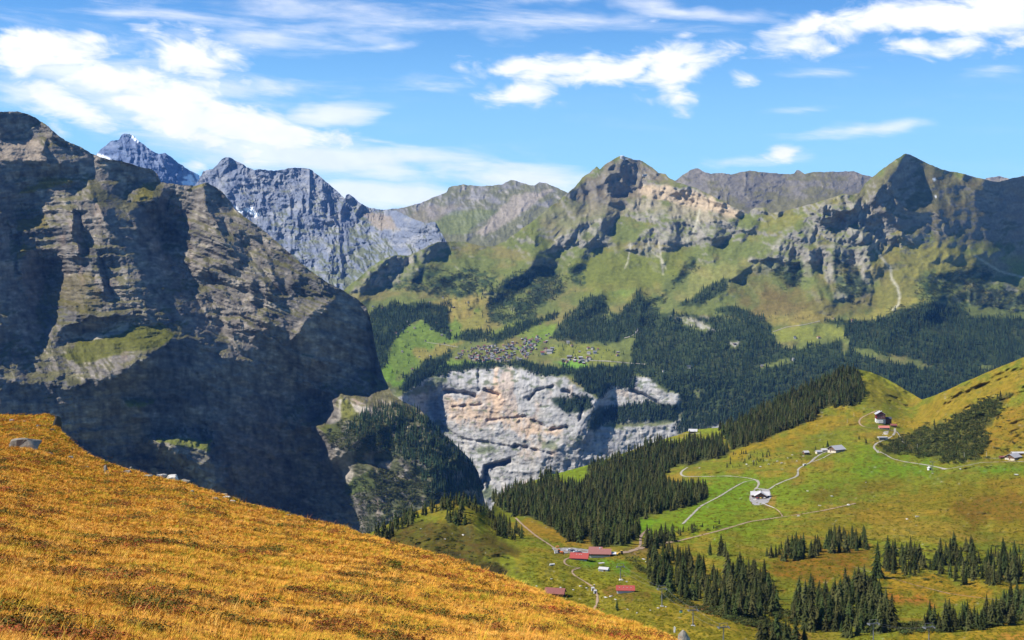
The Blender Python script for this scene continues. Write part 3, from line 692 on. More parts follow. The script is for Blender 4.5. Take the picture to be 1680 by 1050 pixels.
CE = mixc(CE, [.165, .135, .048], sstep(n2 + .4 * n1, -.05, .6) * .8)
CE = mixc(CE, [.075, .095, .028], sstep(n1 + .5 * n3, .15, .7) * .5)
rk = mixc(np.broadcast_to(rock, PX.shape + (3,)).copy(), rock2, sstep(n1, -.2, .5))
rockm = np.clip(sstep(-(up + .16 * n1 + .10 * n3), -.66, -.46) * (.35 + .65 * hi) + crag * sstep(n1 + .5 * n3, -.35, .3) * .65, 0, 1)
CE = CE + (rk - CE) * rockm[..., None]
PAINT = [  # outline, colour, strength, roughness of edge
    ([(985, 285), (1020, 256), (1085, 284), (1110, 300), (1060, 300), (1050, 330), (1000, 340), (930, 330), (955, 295)], lin(135, 122, 108), .85, 8),
    ([(880, 360), (930, 325), (1000, 325), (1030, 345), (960, 360), (900, 390)], lin(150, 142, 118), .5, 12),
    ([(955, 345), (1010, 330), (1040, 345), (1000, 360)], lin(150, 140, 115), .6, 10),
    ([(1050, 300), (1100, 306), (1150, 316), (1222, 350), (1200, 356), (1150, 345), (1090, 330), (1045, 318)], lin(205, 182, 155), .9, 5),
    ([(1040, 322), (1100, 332), (1160, 348), (1200, 360), (1150, 365), (1080, 350), (1030, 345)], lin(172, 160, 135), .65, 9),
    ([(1400, 330), (1420, 300), (1485, 253), (1545, 279), (1610, 293), (1720, 285), (1720, 390), (1600, 400), (1530, 395), (1470, 370), (1430, 345)], lin(125, 112, 92), .6, 16),
    ([(1620, 330), (1680, 310), (1720, 310), (1720, 370), (1650, 360)], lin(140, 132, 120), .6, 10),
    ([(1260, 355), (1330, 345), (1385, 322), (1330, 350), (1290, 370), (1230, 385)], lin(140, 135, 70), .8, 8),
    ([(930, 430), (1000, 410), (1080, 420), (1130, 400), (1110, 450), (1060, 490), (960, 480)], lin(122, 142, 62), .75, 14),
    ([(1000, 475), (1080, 468), (1090, 482), (1030, 486)], lin(150, 140, 80), .6, 8), ([(1000, 478), (1050, 470), (1040, 482), (1010, 483)], lin(115, 155, 70), .7, 5),
    ([(1130, 445), (1180, 440), (1260, 430), (1200, 470), (1120, 490)], lin(150, 148, 85), .55, 12),
    ([(1190, 460), (1250, 440), (1300, 470), (1280, 490), (1200, 500)], lin(115, 105, 62), .35, 18),
    ([(1200, 490), (1300, 475), (1420, 490), (1440, 510), (1330, 530), (1240, 520)], lin(125, 100, 60), .45, 22),
    ([(1380, 530), (1400, 518), (1450, 505), (1500, 485), (1520, 492), (1470, 515), (1430, 530)], lin(150, 160, 80), .85, 5),
    ([(1430, 400), (1480, 390), (1490, 440), (1510, 485), (1450, 508), (1420, 500), (1440, 450)], lin(135, 140, 70), .6, 10),
    ([(1470, 390), (1570, 405), (1620, 430), (1560, 450), (1490, 445)], lin(150, 140, 72), .7, 10),
    ([(1640, 425), (1720, 425), (1720, 460), (1670, 455)], lin(140, 165, 80), .8, 8),
    ([(1270, 540), (1340, 530), (1382, 535), (1384, 550), (1330, 560), (1280, 565)], lin(145, 165, 75), .8, 6),
    ([(1260, 520), (1330, 512), (1360, 520), (1340, 530), (1270, 535)], lin(165, 148, 80), .6, 8),
    ([(1380, 580), (1440, 590), (1520, 600), (1500, 606), (1400, 596)], lin(130, 145, 80), .5, 5),
    # green terraces round the village
    ([(625, 600), (640, 565), (660, 540), (700, 525), (760, 500), (790, 495), (800, 530), (760, 550), (730, 590), (680, 600), (650, 620)], lin(112, 150, 60), .85, 8),
    ([(690, 500), (740, 490), (790, 480), (800, 500), (760, 520), (735, 528)], lin(165, 145, 80), .75, 8),
    ([(620, 520), (640, 505), (680, 500), (670, 515), (640, 520)], lin(120, 160, 75), .7, 4),
    ([(680, 575), (720, 568), (760, 560), (720, 590), (690, 595)], lin(165, 140, 80), .6, 6), ([(740, 520), (800, 500), (830, 540), (790, 545), (760, 540)], lin(160, 140, 78), .6, 8),
    ([(612, 605), (640, 600), (650, 620), (625, 628)], lin(110, 155, 55), .85, 3), ([(640, 625), (680, 620), (672, 632), (645, 635)], lin(115, 165, 60), .85, 3),
    ([(715, 600), (740, 590), (800, 592), (820, 598), (760, 606), (715, 612)], lin(120, 180, 60), .85, 3),
    ([(830, 575), (880, 545), (912, 532), (910, 545), (870, 580), (840, 585)], lin(125, 165, 65), .85, 4), ([(800, 545), (840, 530), (900, 520), (880, 545), (820, 560)], lin(130, 160, 70), .7, 6),
    ([(905, 565), (960, 562), (1010, 575), (1035, 592), (1000, 600), (930, 598), (900, 585)], lin(135, 155, 70), .8, 6), ([(905, 592), (950, 590), (970, 600), (935, 606)], lin(120, 185, 70), .85, 3),
    ([(700, 600), (740, 575), (830, 568), (900, 570), (900, 590), (830, 600)], lin(120, 135, 70), .5, 6),
]
for poly, col, st, ed in PAINT:
    col = np.asarray(col) * ([.90, .70, .72] if col[1] > col[0] else [.86, .86, .86]); CE = mixc(CE, col, cvE.mask(poly, ed * .8, ed * 1.6, 24, 17) * st * np.clip(1 - .55 * rockm * (np.mean(col) < .2), 0, 1))
# field boundaries and mown strips on the terraces
SCRUB = [[(640, 470), (700, 440), (760, 450), (800, 470), (760, 490), (690, 480)], [(800, 490), (850, 445), (905, 430), (930, 475), (900, 490), (870, 530), (800, 530)], [(1265, 440), (1310, 425), (1325, 460), (1290, 475)],
         [(1365, 420), (1400, 430), (1425, 480), (1400, 500), (1375, 470)], [(1500, 460), (1600, 435), (1640, 450), (1600, 470), (1520, 480)], [(1490, 485), (1600, 465), (1690, 480), (1690, 510), (1600, 505), (1510, 490)],
         [(930, 440), (955, 430), (960, 470), (935, 465)], [(1100, 460), (1140, 420), (1145, 440), (1110, 470)], [(1060, 490), (1090, 480), (1095, 495), (1070, 498)], [(1040, 530), (1062, 510), (1060, 480), (1085, 505), (1060, 560)],
         [(700, 470), (760, 440), (820, 450), (790, 480)], [(1400, 545), (1480, 505), (1530, 495), (1580, 510), (1500, 540)]]
scr = np.zeros_like(PX)
for poly in SCRUB: scr = np.maximum(scr, cvE.mask(poly, 3, 9, 22, 18))
CE = mixc(CE, [.030, .048, .022], scr * sstep(n1 + .6 * n3, -.35, .1) * .9)
# cliff rock: grey with ochre stains, ledges of shrub
cr = np.broadcast_to(np.array([.36, .345, .32]), PX.shape + (3,)).copy()
cr = mixc(cr, [.235, .232, .23], sstep(fbm(U / 60, Z / 160, 5, 251), 0, .5) * .8)
cr = mixc(cr, [.45, .41, .345], sstep(fbm(U / 40, Z / 90, 4, 252), .1, .6) * .6)
och = sstep(fbm(U / 90, Z / 170, 4, 253) + .9 * cvE.mask([(725, 650), (790, 640), (840, 610), (860, 680), (930, 690), (900, 720), (830, 700), (780, 690), (730, 680)], 12, 14, 40, 19) - .35, .1, .5)
cr = mixc(cr, [.47, .35, .25], och * .6)
cr = mixc(cr, [.11, .105, .10], sstep(ridged(U / 75 + .5 * fbm(U / 60, Z / 60, 3, 261), Z / 55 + .4 * U / 55, 3, 260), .72, .92) * .75)
cr *= (1 + .30 * fbm(U / 150, Z / 12, 4, 258, .7) + .25 * fbm(U / 7, Z / 60, 3, 259))[..., None]
cr = mixc(cr, [.62, .44, .30], cvE.mask([(812, 603), (817, 603), (818, 640), (830, 660), (812, 680), (806, 650)], 1.5, 2, 15, 20) * .9)
for poly, st in (([(735, 655), (790, 648), (803, 690), (770, 702), (735, 690)], .7), ([(800, 640), (822, 640), (832, 700), (800, 692)], .75), ([(820, 680), (860, 680), (902, 710), (870, 716), (825, 700)], .8), ([(890, 698), (927, 705), (920, 716), (893, 712)], .8), ([(860, 715), (900, 720), (880, 760), (850, 745)], .4), ([(1010, 640), (1050, 635), (1040, 660)], .35)):
    cr = mixc(cr, [.50, .36, .235], cvE.mask(poly, 3, 8, 14, 72) * st * sstep(fbm(U / 30, Z / 50, 4, 266), -.5, .2))
for poly in ([(780, 735), (810, 729), (817, 742), (785, 746)], [(888, 725), (915, 721), (914, 736), (890, 738)], [(930, 720), (956, 714), (950, 728)], [(700, 700), (720, 690), (740, 705), (715, 712)], [(660, 650), (690, 632), (715, 615), (740, 622), (700, 645)], [(790, 805), (803, 795), (812, 812), (795, 825)]):
    cr = mixc(cr, [.10, .125, .04], cvE.mask(poly, 3, 7, 12, 73) * .75)
cr = mixc(cr, [.085, .105, .045], sstep(fbm(U / 50, Z / 22, 4, 254) + .5 * up - .15, .35, .6) * .85)
CE = CE + (cr - CE) * (cliff * (1 - .0))[..., None]
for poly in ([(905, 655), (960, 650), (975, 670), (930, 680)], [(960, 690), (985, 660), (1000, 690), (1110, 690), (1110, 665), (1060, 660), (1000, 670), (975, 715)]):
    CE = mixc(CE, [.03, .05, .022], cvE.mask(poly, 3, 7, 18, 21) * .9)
# forest floor is dark
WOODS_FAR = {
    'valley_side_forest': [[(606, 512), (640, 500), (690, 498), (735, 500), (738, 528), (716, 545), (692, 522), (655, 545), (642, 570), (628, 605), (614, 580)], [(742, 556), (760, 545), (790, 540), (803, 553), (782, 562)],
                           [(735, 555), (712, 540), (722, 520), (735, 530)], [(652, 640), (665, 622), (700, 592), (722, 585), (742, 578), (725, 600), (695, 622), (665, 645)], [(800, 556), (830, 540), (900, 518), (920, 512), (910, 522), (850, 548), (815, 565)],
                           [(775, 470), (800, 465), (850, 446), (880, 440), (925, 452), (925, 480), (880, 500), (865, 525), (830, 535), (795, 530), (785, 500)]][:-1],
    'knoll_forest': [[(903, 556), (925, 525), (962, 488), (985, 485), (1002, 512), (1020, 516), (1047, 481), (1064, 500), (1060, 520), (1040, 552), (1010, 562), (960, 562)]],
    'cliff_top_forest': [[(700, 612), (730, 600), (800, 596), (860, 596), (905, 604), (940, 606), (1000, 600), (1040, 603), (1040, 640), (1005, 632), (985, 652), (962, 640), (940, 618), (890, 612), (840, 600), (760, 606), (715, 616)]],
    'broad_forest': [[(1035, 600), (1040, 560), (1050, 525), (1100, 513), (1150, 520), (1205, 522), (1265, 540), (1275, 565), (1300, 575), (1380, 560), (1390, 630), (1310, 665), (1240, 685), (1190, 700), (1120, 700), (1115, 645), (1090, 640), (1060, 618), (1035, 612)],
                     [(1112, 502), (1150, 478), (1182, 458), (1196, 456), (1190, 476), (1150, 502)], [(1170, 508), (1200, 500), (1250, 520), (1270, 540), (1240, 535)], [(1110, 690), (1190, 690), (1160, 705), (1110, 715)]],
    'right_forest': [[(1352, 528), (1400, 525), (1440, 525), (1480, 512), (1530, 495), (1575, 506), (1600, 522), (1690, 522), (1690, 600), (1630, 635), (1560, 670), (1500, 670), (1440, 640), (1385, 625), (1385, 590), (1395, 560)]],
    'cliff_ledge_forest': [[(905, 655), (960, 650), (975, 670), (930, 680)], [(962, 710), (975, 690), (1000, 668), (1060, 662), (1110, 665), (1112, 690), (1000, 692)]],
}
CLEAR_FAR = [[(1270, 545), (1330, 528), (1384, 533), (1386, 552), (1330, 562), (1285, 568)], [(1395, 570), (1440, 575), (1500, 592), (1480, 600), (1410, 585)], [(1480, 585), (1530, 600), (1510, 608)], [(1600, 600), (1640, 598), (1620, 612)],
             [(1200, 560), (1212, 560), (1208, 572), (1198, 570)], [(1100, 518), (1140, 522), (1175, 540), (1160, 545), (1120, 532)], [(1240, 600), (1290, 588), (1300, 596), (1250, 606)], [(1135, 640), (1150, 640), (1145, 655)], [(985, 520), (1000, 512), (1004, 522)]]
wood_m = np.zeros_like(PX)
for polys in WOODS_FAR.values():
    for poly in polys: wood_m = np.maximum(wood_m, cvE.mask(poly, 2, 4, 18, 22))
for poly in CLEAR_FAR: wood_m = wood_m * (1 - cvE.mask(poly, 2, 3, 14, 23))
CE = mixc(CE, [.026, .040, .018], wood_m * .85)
CE = mixc(CE, lin(185, 178, 165), cvE.mask([(1198, 562), (1212, 561), (1206, 571)], 1, 3, 8, 24) * .9)
CE = mixc(CE, lin(170, 165, 155), cvE.mask([(1100, 520), (1140, 524), (1175, 542), (1150, 540)], 2, 5, 10, 25) * sstep(n3, -.2, .3) * .9)
# stream beds and screes
for pts, wd in (([(1437, 395), (1438, 410), (1452, 430), (1461, 440), (1463, 458), (1472, 470), (1476, 485), (1474, 500), (1465, 508)], 2.0), ([(1062, 395), (1068, 412), (1085, 425), (1092, 440)], 1.3), ([(1080, 395), (1084, 420), (1088, 450)], 1.2),
                ([(1035, 400), (1030, 430), (1025, 440)], 1.0), ([(1600, 420), (1640, 445), (1680, 455)], 1.6), ([(1148, 345), (1140, 375), (1128, 395)], 1.8)):
    CE = mixc(CE, lin(185, 178, 158), (1 - sstep(cvE.line(pts) + 1.0 * n3, wd * .5, wd * 1.6)) * .75)
for poly in ([(1530, 293), (1534, 292), (1536, 296), (1532, 297)], [(1533, 321), (1536, 321), (1536, 325)], [(1022, 262), (1025, 261), (1026, 263)]):
    CE = mixc(CE, [.8, .82, .86], cvE.mask(poly, .8, 0, 8, 26))
CE = mixc(CE, CE * [1.12, 1.12, 1.05], 1 - cliff)
CE *= (1 + .22 * fbm(U / 22, Z / 12, 3, 255))[..., None]
CE = np.clip(CE, .012, .8)
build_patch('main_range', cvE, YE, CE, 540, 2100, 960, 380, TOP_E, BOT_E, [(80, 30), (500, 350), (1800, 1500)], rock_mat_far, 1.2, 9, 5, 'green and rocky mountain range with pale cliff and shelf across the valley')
# ---------------------------------------------------------------- the alp below: knoll, meadows, valley rim and right hillside
TOP_B = [(300, 985), (420, 945), (540, 910), (560, 900), (585, 888), (605, 876), (625, 866), (660, 848), (700, 832), (725, 825), (745, 821), (770, 824), (790, 830), (806, 838), (815, 815), (850, 797), (900, 780), (960, 764), (1000, 752), (1050, 734),
         (1085, 722), (1110, 714), (1135, 705), (1160, 703), (1190, 700), (1225, 684), (1260, 666), (1300, 645), (1340, 628), (1375, 613), (1395, 606), (1410, 606), (1430, 611), (1460, 624), (1490, 642), (1512, 655),
         (1524, 652), (1545, 644), (1575, 630), (1600, 619), (1640, 602), (1680, 586), (1720, 570), (1840, 535), (1960, 510), (2060, 500)]
BOT_B = [(300, 1010), (420, 970), (540, 940), (600, 960), (700, 985), (800, 1010), (900, 1040), (1000, 1065), (1100, 1090), (2060, 1090)]
cvB = Canvas(294, 2066, 480, 1100, 1.6)
PX, PY = cvB.PX, cvB.PY
MPP = 1500 / F
base = tps([(300, 985, 900), (300, 1010, 860), (300, 1090, 760), (420, 945, 960), (540, 910, 1010), (560, 930, 960), (620, 868, 1120), (700, 834, 1180), (745, 822, 1210), (790, 830, 1210), (640, 900, 1020), (700, 900, 1000), (760, 870, 1080), (850, 900, 1010), (800, 960, 880), (700, 980, 860),
            (815, 816, 1950), (850, 850, 1300), (900, 782, 2050), (900, 870, 1180), (960, 766, 2130), (950, 830, 1620), (940, 892, 1060), (1000, 885, 1080), (985, 915, 980), (950, 980, 820), (1030, 970, 820), (1050, 895, 1070),
            (1050, 736, 2200), (1050, 800, 1720), (1050, 850, 1300), (1110, 714, 2330), (1190, 702, 2280), (1150, 770, 1800), (1150, 830, 1400), (1170, 880, 1120), (1150, 930, 980), (1100, 960, 860), (1130, 1010, 740), (1100, 1090, 620),
            (1245, 822, 1420), (1300, 760, 1720), (1250, 740, 1900), (1300, 648, 2480), (1395, 608, 2560), (1460, 626, 2520), (1510, 656, 2450), (1400, 660, 2300), (1350, 690, 2150), (1445, 690, 2080), (1375, 740, 1820), (1450, 720, 1920), (1330, 850, 1230), (1400, 820, 1360), (1450, 770, 1620),
            (1524, 654, 2150), (1600, 621, 2080), (1680, 588, 2000), (1720, 572, 1960), (1840, 540, 1900), (1840, 700, 1600), (1840, 900, 980), (1840, 1090, 560), (2060, 505, 1700), (2060, 700, 1350), (2060, 900, 860), (2060, 1090, 540), (1560, 690, 1900), (1680, 660, 1780), (1620, 740, 1640), (1540, 765, 1600), (1680, 760, 1520), (1680, 820, 1250), (1550, 840, 1210), (1600, 890, 1080), (1690, 900, 1040),
            (1300, 940, 960), (1400, 920, 1000), (1520, 960, 900), (1640, 950, 900), (1250, 1000, 800), (1350, 1010, 790), (1480, 1015, 770), (1600, 1010, 770), (1700, 1000, 780), (1200, 1030, 700), (1300, 1050, 690), (1400, 1060, 660), (1480, 1040, 690), (1600, 1040, 680), (1700, 1030, 690),
            (1400, 1090, 600), (1720, 1090, 590)], PX, PY, 3e-3)
Y0 = base
Xw, Yw = (PX - CX) / F * Y0, Y0
knoll = cvB.mask([(540, 930), (600, 870), (745, 815), (810, 835), (830, 900), (800, 960), (600, 960)], 8, 6, 30, 30)
# ground undulation: rises and falls measured in metres of height, moved along the line of sight
hgt = 9 * fbm(Xw / 130, Yw / 160, 4, 301) + 3.6 * fbm(Xw / 30, Yw / 45, 4, 302) + 1.3 * fbm(Xw / 9, Yw / 14, 3, 303) + 3.5 * knoll * fbm(Xw / 35, Yw / 35, 4, 304)
# the old terraces and cattle steps that run along the slope
hgt = hgt + 1.1 * fbm((Xw + .9 * Yw) / 14, (Yw - .2 * Xw) / 120, 3, 305)
dr = (PY - HY) / F                                   # metres of drop for each metre of distance
YB = Y0 * (1 - np.clip(hgt / (dr * Y0 + 60), -.12, .12) * .55)
n1 = fbm(Xw / 60, Yw / 90, 5, 311); n2 = fbm(Xw / 200, Yw / 260, 4, 312); n3 = fbm(Xw / 10, Yw / 20, 4, 313); n4 = fbm((Xw + .8 * Yw) / 18, Yw / 160, 4, 314)
green = np.array([.125, .130, .008]); gold = np.array([.205, .135, .014]); rust = np.array([.17, .082, .016]); dark = np.array([.045, .050, .010])
CB = np.broadcast_to(green, PX.shape + (3,)).copy()
CB = mixc(CB, gold, sstep(n2 + .5 * n1 + .4 * n4, -.05, .55) * .85)
CB = mixc(CB, [.075, .095, .008], sstep(-n1 + .5 * n3, .1, .6) * .5)
CB = mixc(CB, [.16, .095, .016], sstep(n4 + .6 * n3 - .3 * n1, .25, .7) * .55)
PB = [
    # greener meadow
    ([(970, 870), (1050, 850), (1130, 800), (1200, 770), (1300, 790), (1400, 730), (1520, 765), (1540, 775), (1400, 800), (1300, 850), (1250, 880), (1120, 880), (1000, 900)], lin(120, 150, 25, .6), .7, 14),
    ([(1120, 780), (1240, 780), (1240, 800), (1130, 850)], lin(110, 150, 28, .6), .6, 8), ([(1020, 880), (1180, 830), (1230, 790), (1240, 840), (1180, 880)], lin(125, 155, 28, .6), .6, 10),
    ([(1440, 740), (1520, 762), (1550, 775), (1450, 790), (1400, 770)], lin(100, 145, 25, .6), .5, 10), ([(1600, 765), (1690, 765), (1690, 785), (1610, 780)], lin(90, 155, 25, .6), .7, 6),
    ([(928, 915), (1010, 918), (1040, 930), (1030, 945), (985, 935), (935, 930)], lin(95, 145, 30, .6), .8, 3), ([(945, 935), (1000, 945), (1020, 960), (970, 955), (940, 945)], lin(120, 150, 30, .6), .8, 4),
    ([(890, 775), (965, 765), (975, 785), (930, 795)], lin(125, 150, 30, .6), .9, 4), ([(1085, 722), (1130, 703), (1190, 695), (1200, 702), (1150, 715), (1100, 725)], lin(140, 155, 50, .6), .8, 4),
    ([(960, 880), (1000, 868), (1060, 850), (1110, 840), (1060, 870), (985, 890)], lin(115, 160, 25, .6), .8, 5),
    # golden and rusty turf
    ([(1190, 740), (1300, 700), (1400, 670), (1410, 680), (1300, 730), (1200, 755)], lin(175, 140, 40, .6), .75, 8), ([(1400, 610), (1500, 650), (1500, 665), (1420, 660), (1405, 640)], lin(150, 135, 45, .6), .7, 8),
    ([(1480, 690), (1530, 655), (1690, 590), (1690, 640), (1560, 690), (1490, 720)], lin(170, 135, 45, .6), .7, 12), ([(1540, 730), (1690, 640), (1690, 740), (1600, 750)], lin(160, 118, 35, .6), .75, 12),
    ([(1250, 935), (1300, 905), (1400, 890), (1440, 920), (1380, 950), (1280, 960)], lin(150, 95, 25, .6), .8, 10), ([(1440, 930), (1560, 950), (1690, 960), (1600, 990), (1460, 985)], lin(185, 135, 35, .6), .75, 10),
    ([(1300, 880), (1450, 810), (1690, 770), (1690, 890), (1560, 850), (1430, 860)], lin(150, 120, 28, .6), .6, 14), ([(1560, 830), (1690, 800), (1690, 850), (1600, 860)], lin(120, 80, 25, .6), .6, 10),
    ([(1400, 800), (1450, 780), (1500, 795), (1420, 812)], lin(130, 88, 30, .6), .6, 8), ([(1310, 815), (1345, 800), (1380, 805), (1340, 825)], lin(120, 80, 30, .6), .7, 6),
    ([(1460, 978), (1500, 975), (1540, 990), (1500, 995)], lin(185, 110, 60, .6), .7, 4), ([(1100, 970), (1300, 1040), (1250, 1090), (1050, 1090)], lin(175, 145, 45, .6), .7, 14),
    ([(1460, 1045), (1500, 1030), (1560, 1035), (1720, 1020), (1720, 1090), (1440, 1090)], lin(190, 150, 40, .6), .8, 8), ([(1600, 1050), (1700, 1035), (1720, 1060), (1620, 1070)], lin(190, 125, 70, .6), .7, 8),
    ([(850, 850), (900, 865), (1000, 890), (930, 905), (880, 880)], lin(175, 135, 45, .6), .85, 6), ([(850, 920), (960, 930), (1080, 970), (1080, 1050), (900, 980)], lin(165, 140, 45, .6), .6, 14),
    # the brown heath on the knoll
    ([(600, 890), (640, 865), (720, 850), (800, 870), (850, 905), (800, 915), (850, 950), (760, 945), (680, 920)], lin(98, 82, 34, .5), 1.0, 8), ([(700, 900), (760, 910), (850, 945), (820, 955), (740, 935)], lin(62, 58, 28, .5), 1.0, 7),
    ([(690, 840), (745, 825), (800, 840), (790, 855), (720, 860)], lin(150, 130, 45, .6), .6, 8),
    # bare soil round the cow sheds and along the cutting
    ([(985, 968), (1015, 965), (1060, 970), (1070, 978), (1030, 985), (1000, 978)], lin(130, 88, 55, .6), .8, 4), ([(975, 975), (985, 985), (982, 1005), (972, 985)], lin(125, 95, 60, .6), .6, 3),
    ([(1020, 905), (1050, 893), (1100, 890), (1080, 903), (1035, 912)], lin(140, 112, 85, .6), .75, 4), ([(1262, 815), (1275, 812), (1272, 828), (1258, 830)], lin(170, 125, 75, .6), .8, 3),
    ([(1160, 990), (1185, 1000), (1180, 1012), (1140, 1000), (1120, 995), (1140, 990)], lin(165, 118, 88, .6), .85, 3), ([(1195, 1015), (1260, 1030), (1330, 1045), (1320, 1052), (1220, 1030)], lin(150, 112, 80, .6), .8, 4),
    ([(1478, 705), (1490, 715), (1495, 735), (1482, 735)], lin(160, 125, 95, .6), .7, 3),
]
for poly, col, st, ed in PB: CB = mixc(CB, np.asarray(col) * [.9, .86, .6], cvB.mask(poly, ed * 1.0, ed * 2.2, 26, 33) * st * np.clip(.85 + .5 * n3, .3, 1) * .9)
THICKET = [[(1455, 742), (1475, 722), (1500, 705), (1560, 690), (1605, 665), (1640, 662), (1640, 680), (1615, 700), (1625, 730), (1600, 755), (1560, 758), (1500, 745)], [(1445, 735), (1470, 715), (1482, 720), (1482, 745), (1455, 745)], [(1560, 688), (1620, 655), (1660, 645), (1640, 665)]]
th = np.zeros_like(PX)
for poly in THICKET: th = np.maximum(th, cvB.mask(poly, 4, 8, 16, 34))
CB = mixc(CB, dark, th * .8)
CB = mixc(CB, [.045, .05, .014], sstep(n3 + .4 * n1, .42, .7) * .6)
CB = mixc(CB, [.30, .28, .24], sstep(fbm(PX / 6, PY / 3, 3, 316), .62, .8) * sstep(fbm(PX / 60, PY / 30, 3, 317), .1, .4) * .6)
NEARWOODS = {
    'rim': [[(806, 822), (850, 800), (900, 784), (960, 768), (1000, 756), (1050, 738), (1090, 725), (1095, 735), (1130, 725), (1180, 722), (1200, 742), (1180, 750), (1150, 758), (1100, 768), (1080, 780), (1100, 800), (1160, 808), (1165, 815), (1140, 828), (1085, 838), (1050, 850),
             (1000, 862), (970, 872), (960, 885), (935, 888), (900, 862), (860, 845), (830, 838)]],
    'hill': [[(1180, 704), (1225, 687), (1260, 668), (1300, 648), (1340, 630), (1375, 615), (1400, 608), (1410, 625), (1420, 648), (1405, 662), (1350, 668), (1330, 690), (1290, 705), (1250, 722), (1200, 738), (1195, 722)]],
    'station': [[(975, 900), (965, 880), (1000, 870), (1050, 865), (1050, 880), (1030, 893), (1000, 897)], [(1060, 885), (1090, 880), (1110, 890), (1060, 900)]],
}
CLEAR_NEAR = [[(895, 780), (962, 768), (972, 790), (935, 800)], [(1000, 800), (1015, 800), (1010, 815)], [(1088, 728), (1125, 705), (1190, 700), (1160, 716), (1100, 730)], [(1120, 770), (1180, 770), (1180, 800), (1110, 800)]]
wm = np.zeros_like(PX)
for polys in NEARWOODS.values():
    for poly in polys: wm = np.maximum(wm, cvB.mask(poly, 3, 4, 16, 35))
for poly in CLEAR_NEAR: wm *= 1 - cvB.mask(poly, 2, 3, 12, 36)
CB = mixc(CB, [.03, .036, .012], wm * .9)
CB *= (1 + .34 * n3 + .22 * fbm(Xw / 3, Yw / 6, 3, 318))[..., None]
CB = np.clip(CB * [1.12, 1.13, 1.0] + [0, 0, .008], .006, .6)
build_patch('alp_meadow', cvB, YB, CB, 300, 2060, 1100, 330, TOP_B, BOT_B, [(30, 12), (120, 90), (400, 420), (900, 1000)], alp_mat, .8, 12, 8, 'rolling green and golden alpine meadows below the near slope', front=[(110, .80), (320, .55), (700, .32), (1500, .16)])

# ---------------------------------------------------------------- valley floor far below and ground beyond, so nothing hangs over a void
def flat_patch(name, pts, mat, cols, label):
    me = np_mesh(name, np.array(pts, float), np.array([[0, 1, 2, 3]]), [mat], np.array([cols] * 4))
    tag(link(bpy.data.objects.new(name, me)), label, kind='structure')
flat_patch('valley_floor', [(-9000, 300, -1400), (9000, 300, -1400), (16000, 15000, -1400), (-16000, 15000, -1400)], rock_mat_far, [.09, .10, .03], 'valley floor far below')

# ---------------------------------------------------------------- the near slope of autumn grass
TOP_A = [(-420, 672), (-80, 678), (0, 680), (60, 681), (80, 679), (88, 683), (100, 706), (115, 722), (140, 742), (170, 757), (210, 770), (260, 783), (300, 791), (350, 808), (400, 824), (450, 838), (500, 850), (550, 862), (600, 877), (650, 893), (700, 905),
         (750, 920), (800, 938), (850, 956), (900, 978), (950, 995), (1000, 1012), (1050, 1026), (1090, 1040), (1110, 1052), (1140, 1078), (1170, 1110)]
BOT_A = [(-420, 1190), (1170, 1190)]
cvA = Canvas(-424, 1176, 660, 1196, 2.0)
PX, PY = cvA.PX, cvA.PY
ctlA = [(-420, 673, 84), (-420, 820, 30), (-420, 1000, 12.5), (-420, 1190, 6.8), (-80, 679, 78), (0, 680, 75), (85, 680, 71), (140, 742, 62), (210, 770, 56), (300, 791, 52), (400, 824, 47), (500, 850, 43), (600, 877, 39), (700, 905, 35.5), (800, 938, 32), (900, 978, 28.5), (1000, 1012, 25.5), (1110, 1052, 22.5), (1170, 1110, 20),
        (0, 740, 50), (0, 820, 30), (0, 920, 17.5), (0, 1050, 10.5), (0, 1190, 7.2), (300, 860, 31), (300, 960, 18), (300, 1060, 12), (300, 1190, 8.3), (600, 940, 26), (600, 1020, 17), (600, 1190, 9.8), (900, 1040, 20), (900, 1190, 11.5), (1170, 1190, 14)]
YA = np.exp(tps([(a, b, math.log(c)) for a, b, c in ctlA], PX, PY, 1e-3))
Xw = (PX - CX) / F * YA
hA = .22 * fbm(Xw / 3.2, YA / 3.2, 4, 401) + .10 * fbm(Xw / .9, YA / .9, 4, 402) + .03 * fbm(Xw / .25, YA / .25, 2, 403)
YA = YA * (1 - .5 * np.clip(hA / (np.abs(PY - HY) / F * YA + 1.0), -.2, .2))
m1 = fbm(Xw / 2.2, YA / 2.2, 5, 404); m2 = fbm(Xw / 7, YA / 9, 4, 405); m3 = fbm(Xw / .5, YA / .5, 3, 406)
CA = np.broadcast_to(np.array([.34, .17, .022]), PX.shape + (3,)).copy()
CA = mixc(CA, [.19, .15, .022], sstep(m2 + .5 * m1, .0, .6) * .8)
CA = mixc(CA, [.22, .075, .016], sstep(m1 + .4 * m3, .35, .8) * .5)
CA = mixc(CA, [.06, .055, .016], sstep(-m1 + .5 * m3, .38, .75) * .8)
CA = mixc(CA, [.20, .16, .03], cvA.mask([(-80, 676), (90, 676), (140, 740), (600, 870), (560, 890), (300, 830), (0, 720), (-80, 715)], 8, 12, 60, 37) * .6)
slope_mat = terrain_mat('near_slope_turf', 9.0, .45, 1.0, .04)
build_patch('near_slope', cvA, YA, np.clip(CA, .008, .6), -420, 1170, 660, 230, TOP_A, BOT_A, [(3, 2.5), (10, 12), (40, 60)], slope_mat, .8, 14, 9, 'near slope of orange autumn grass', 1.0)
near_back = None
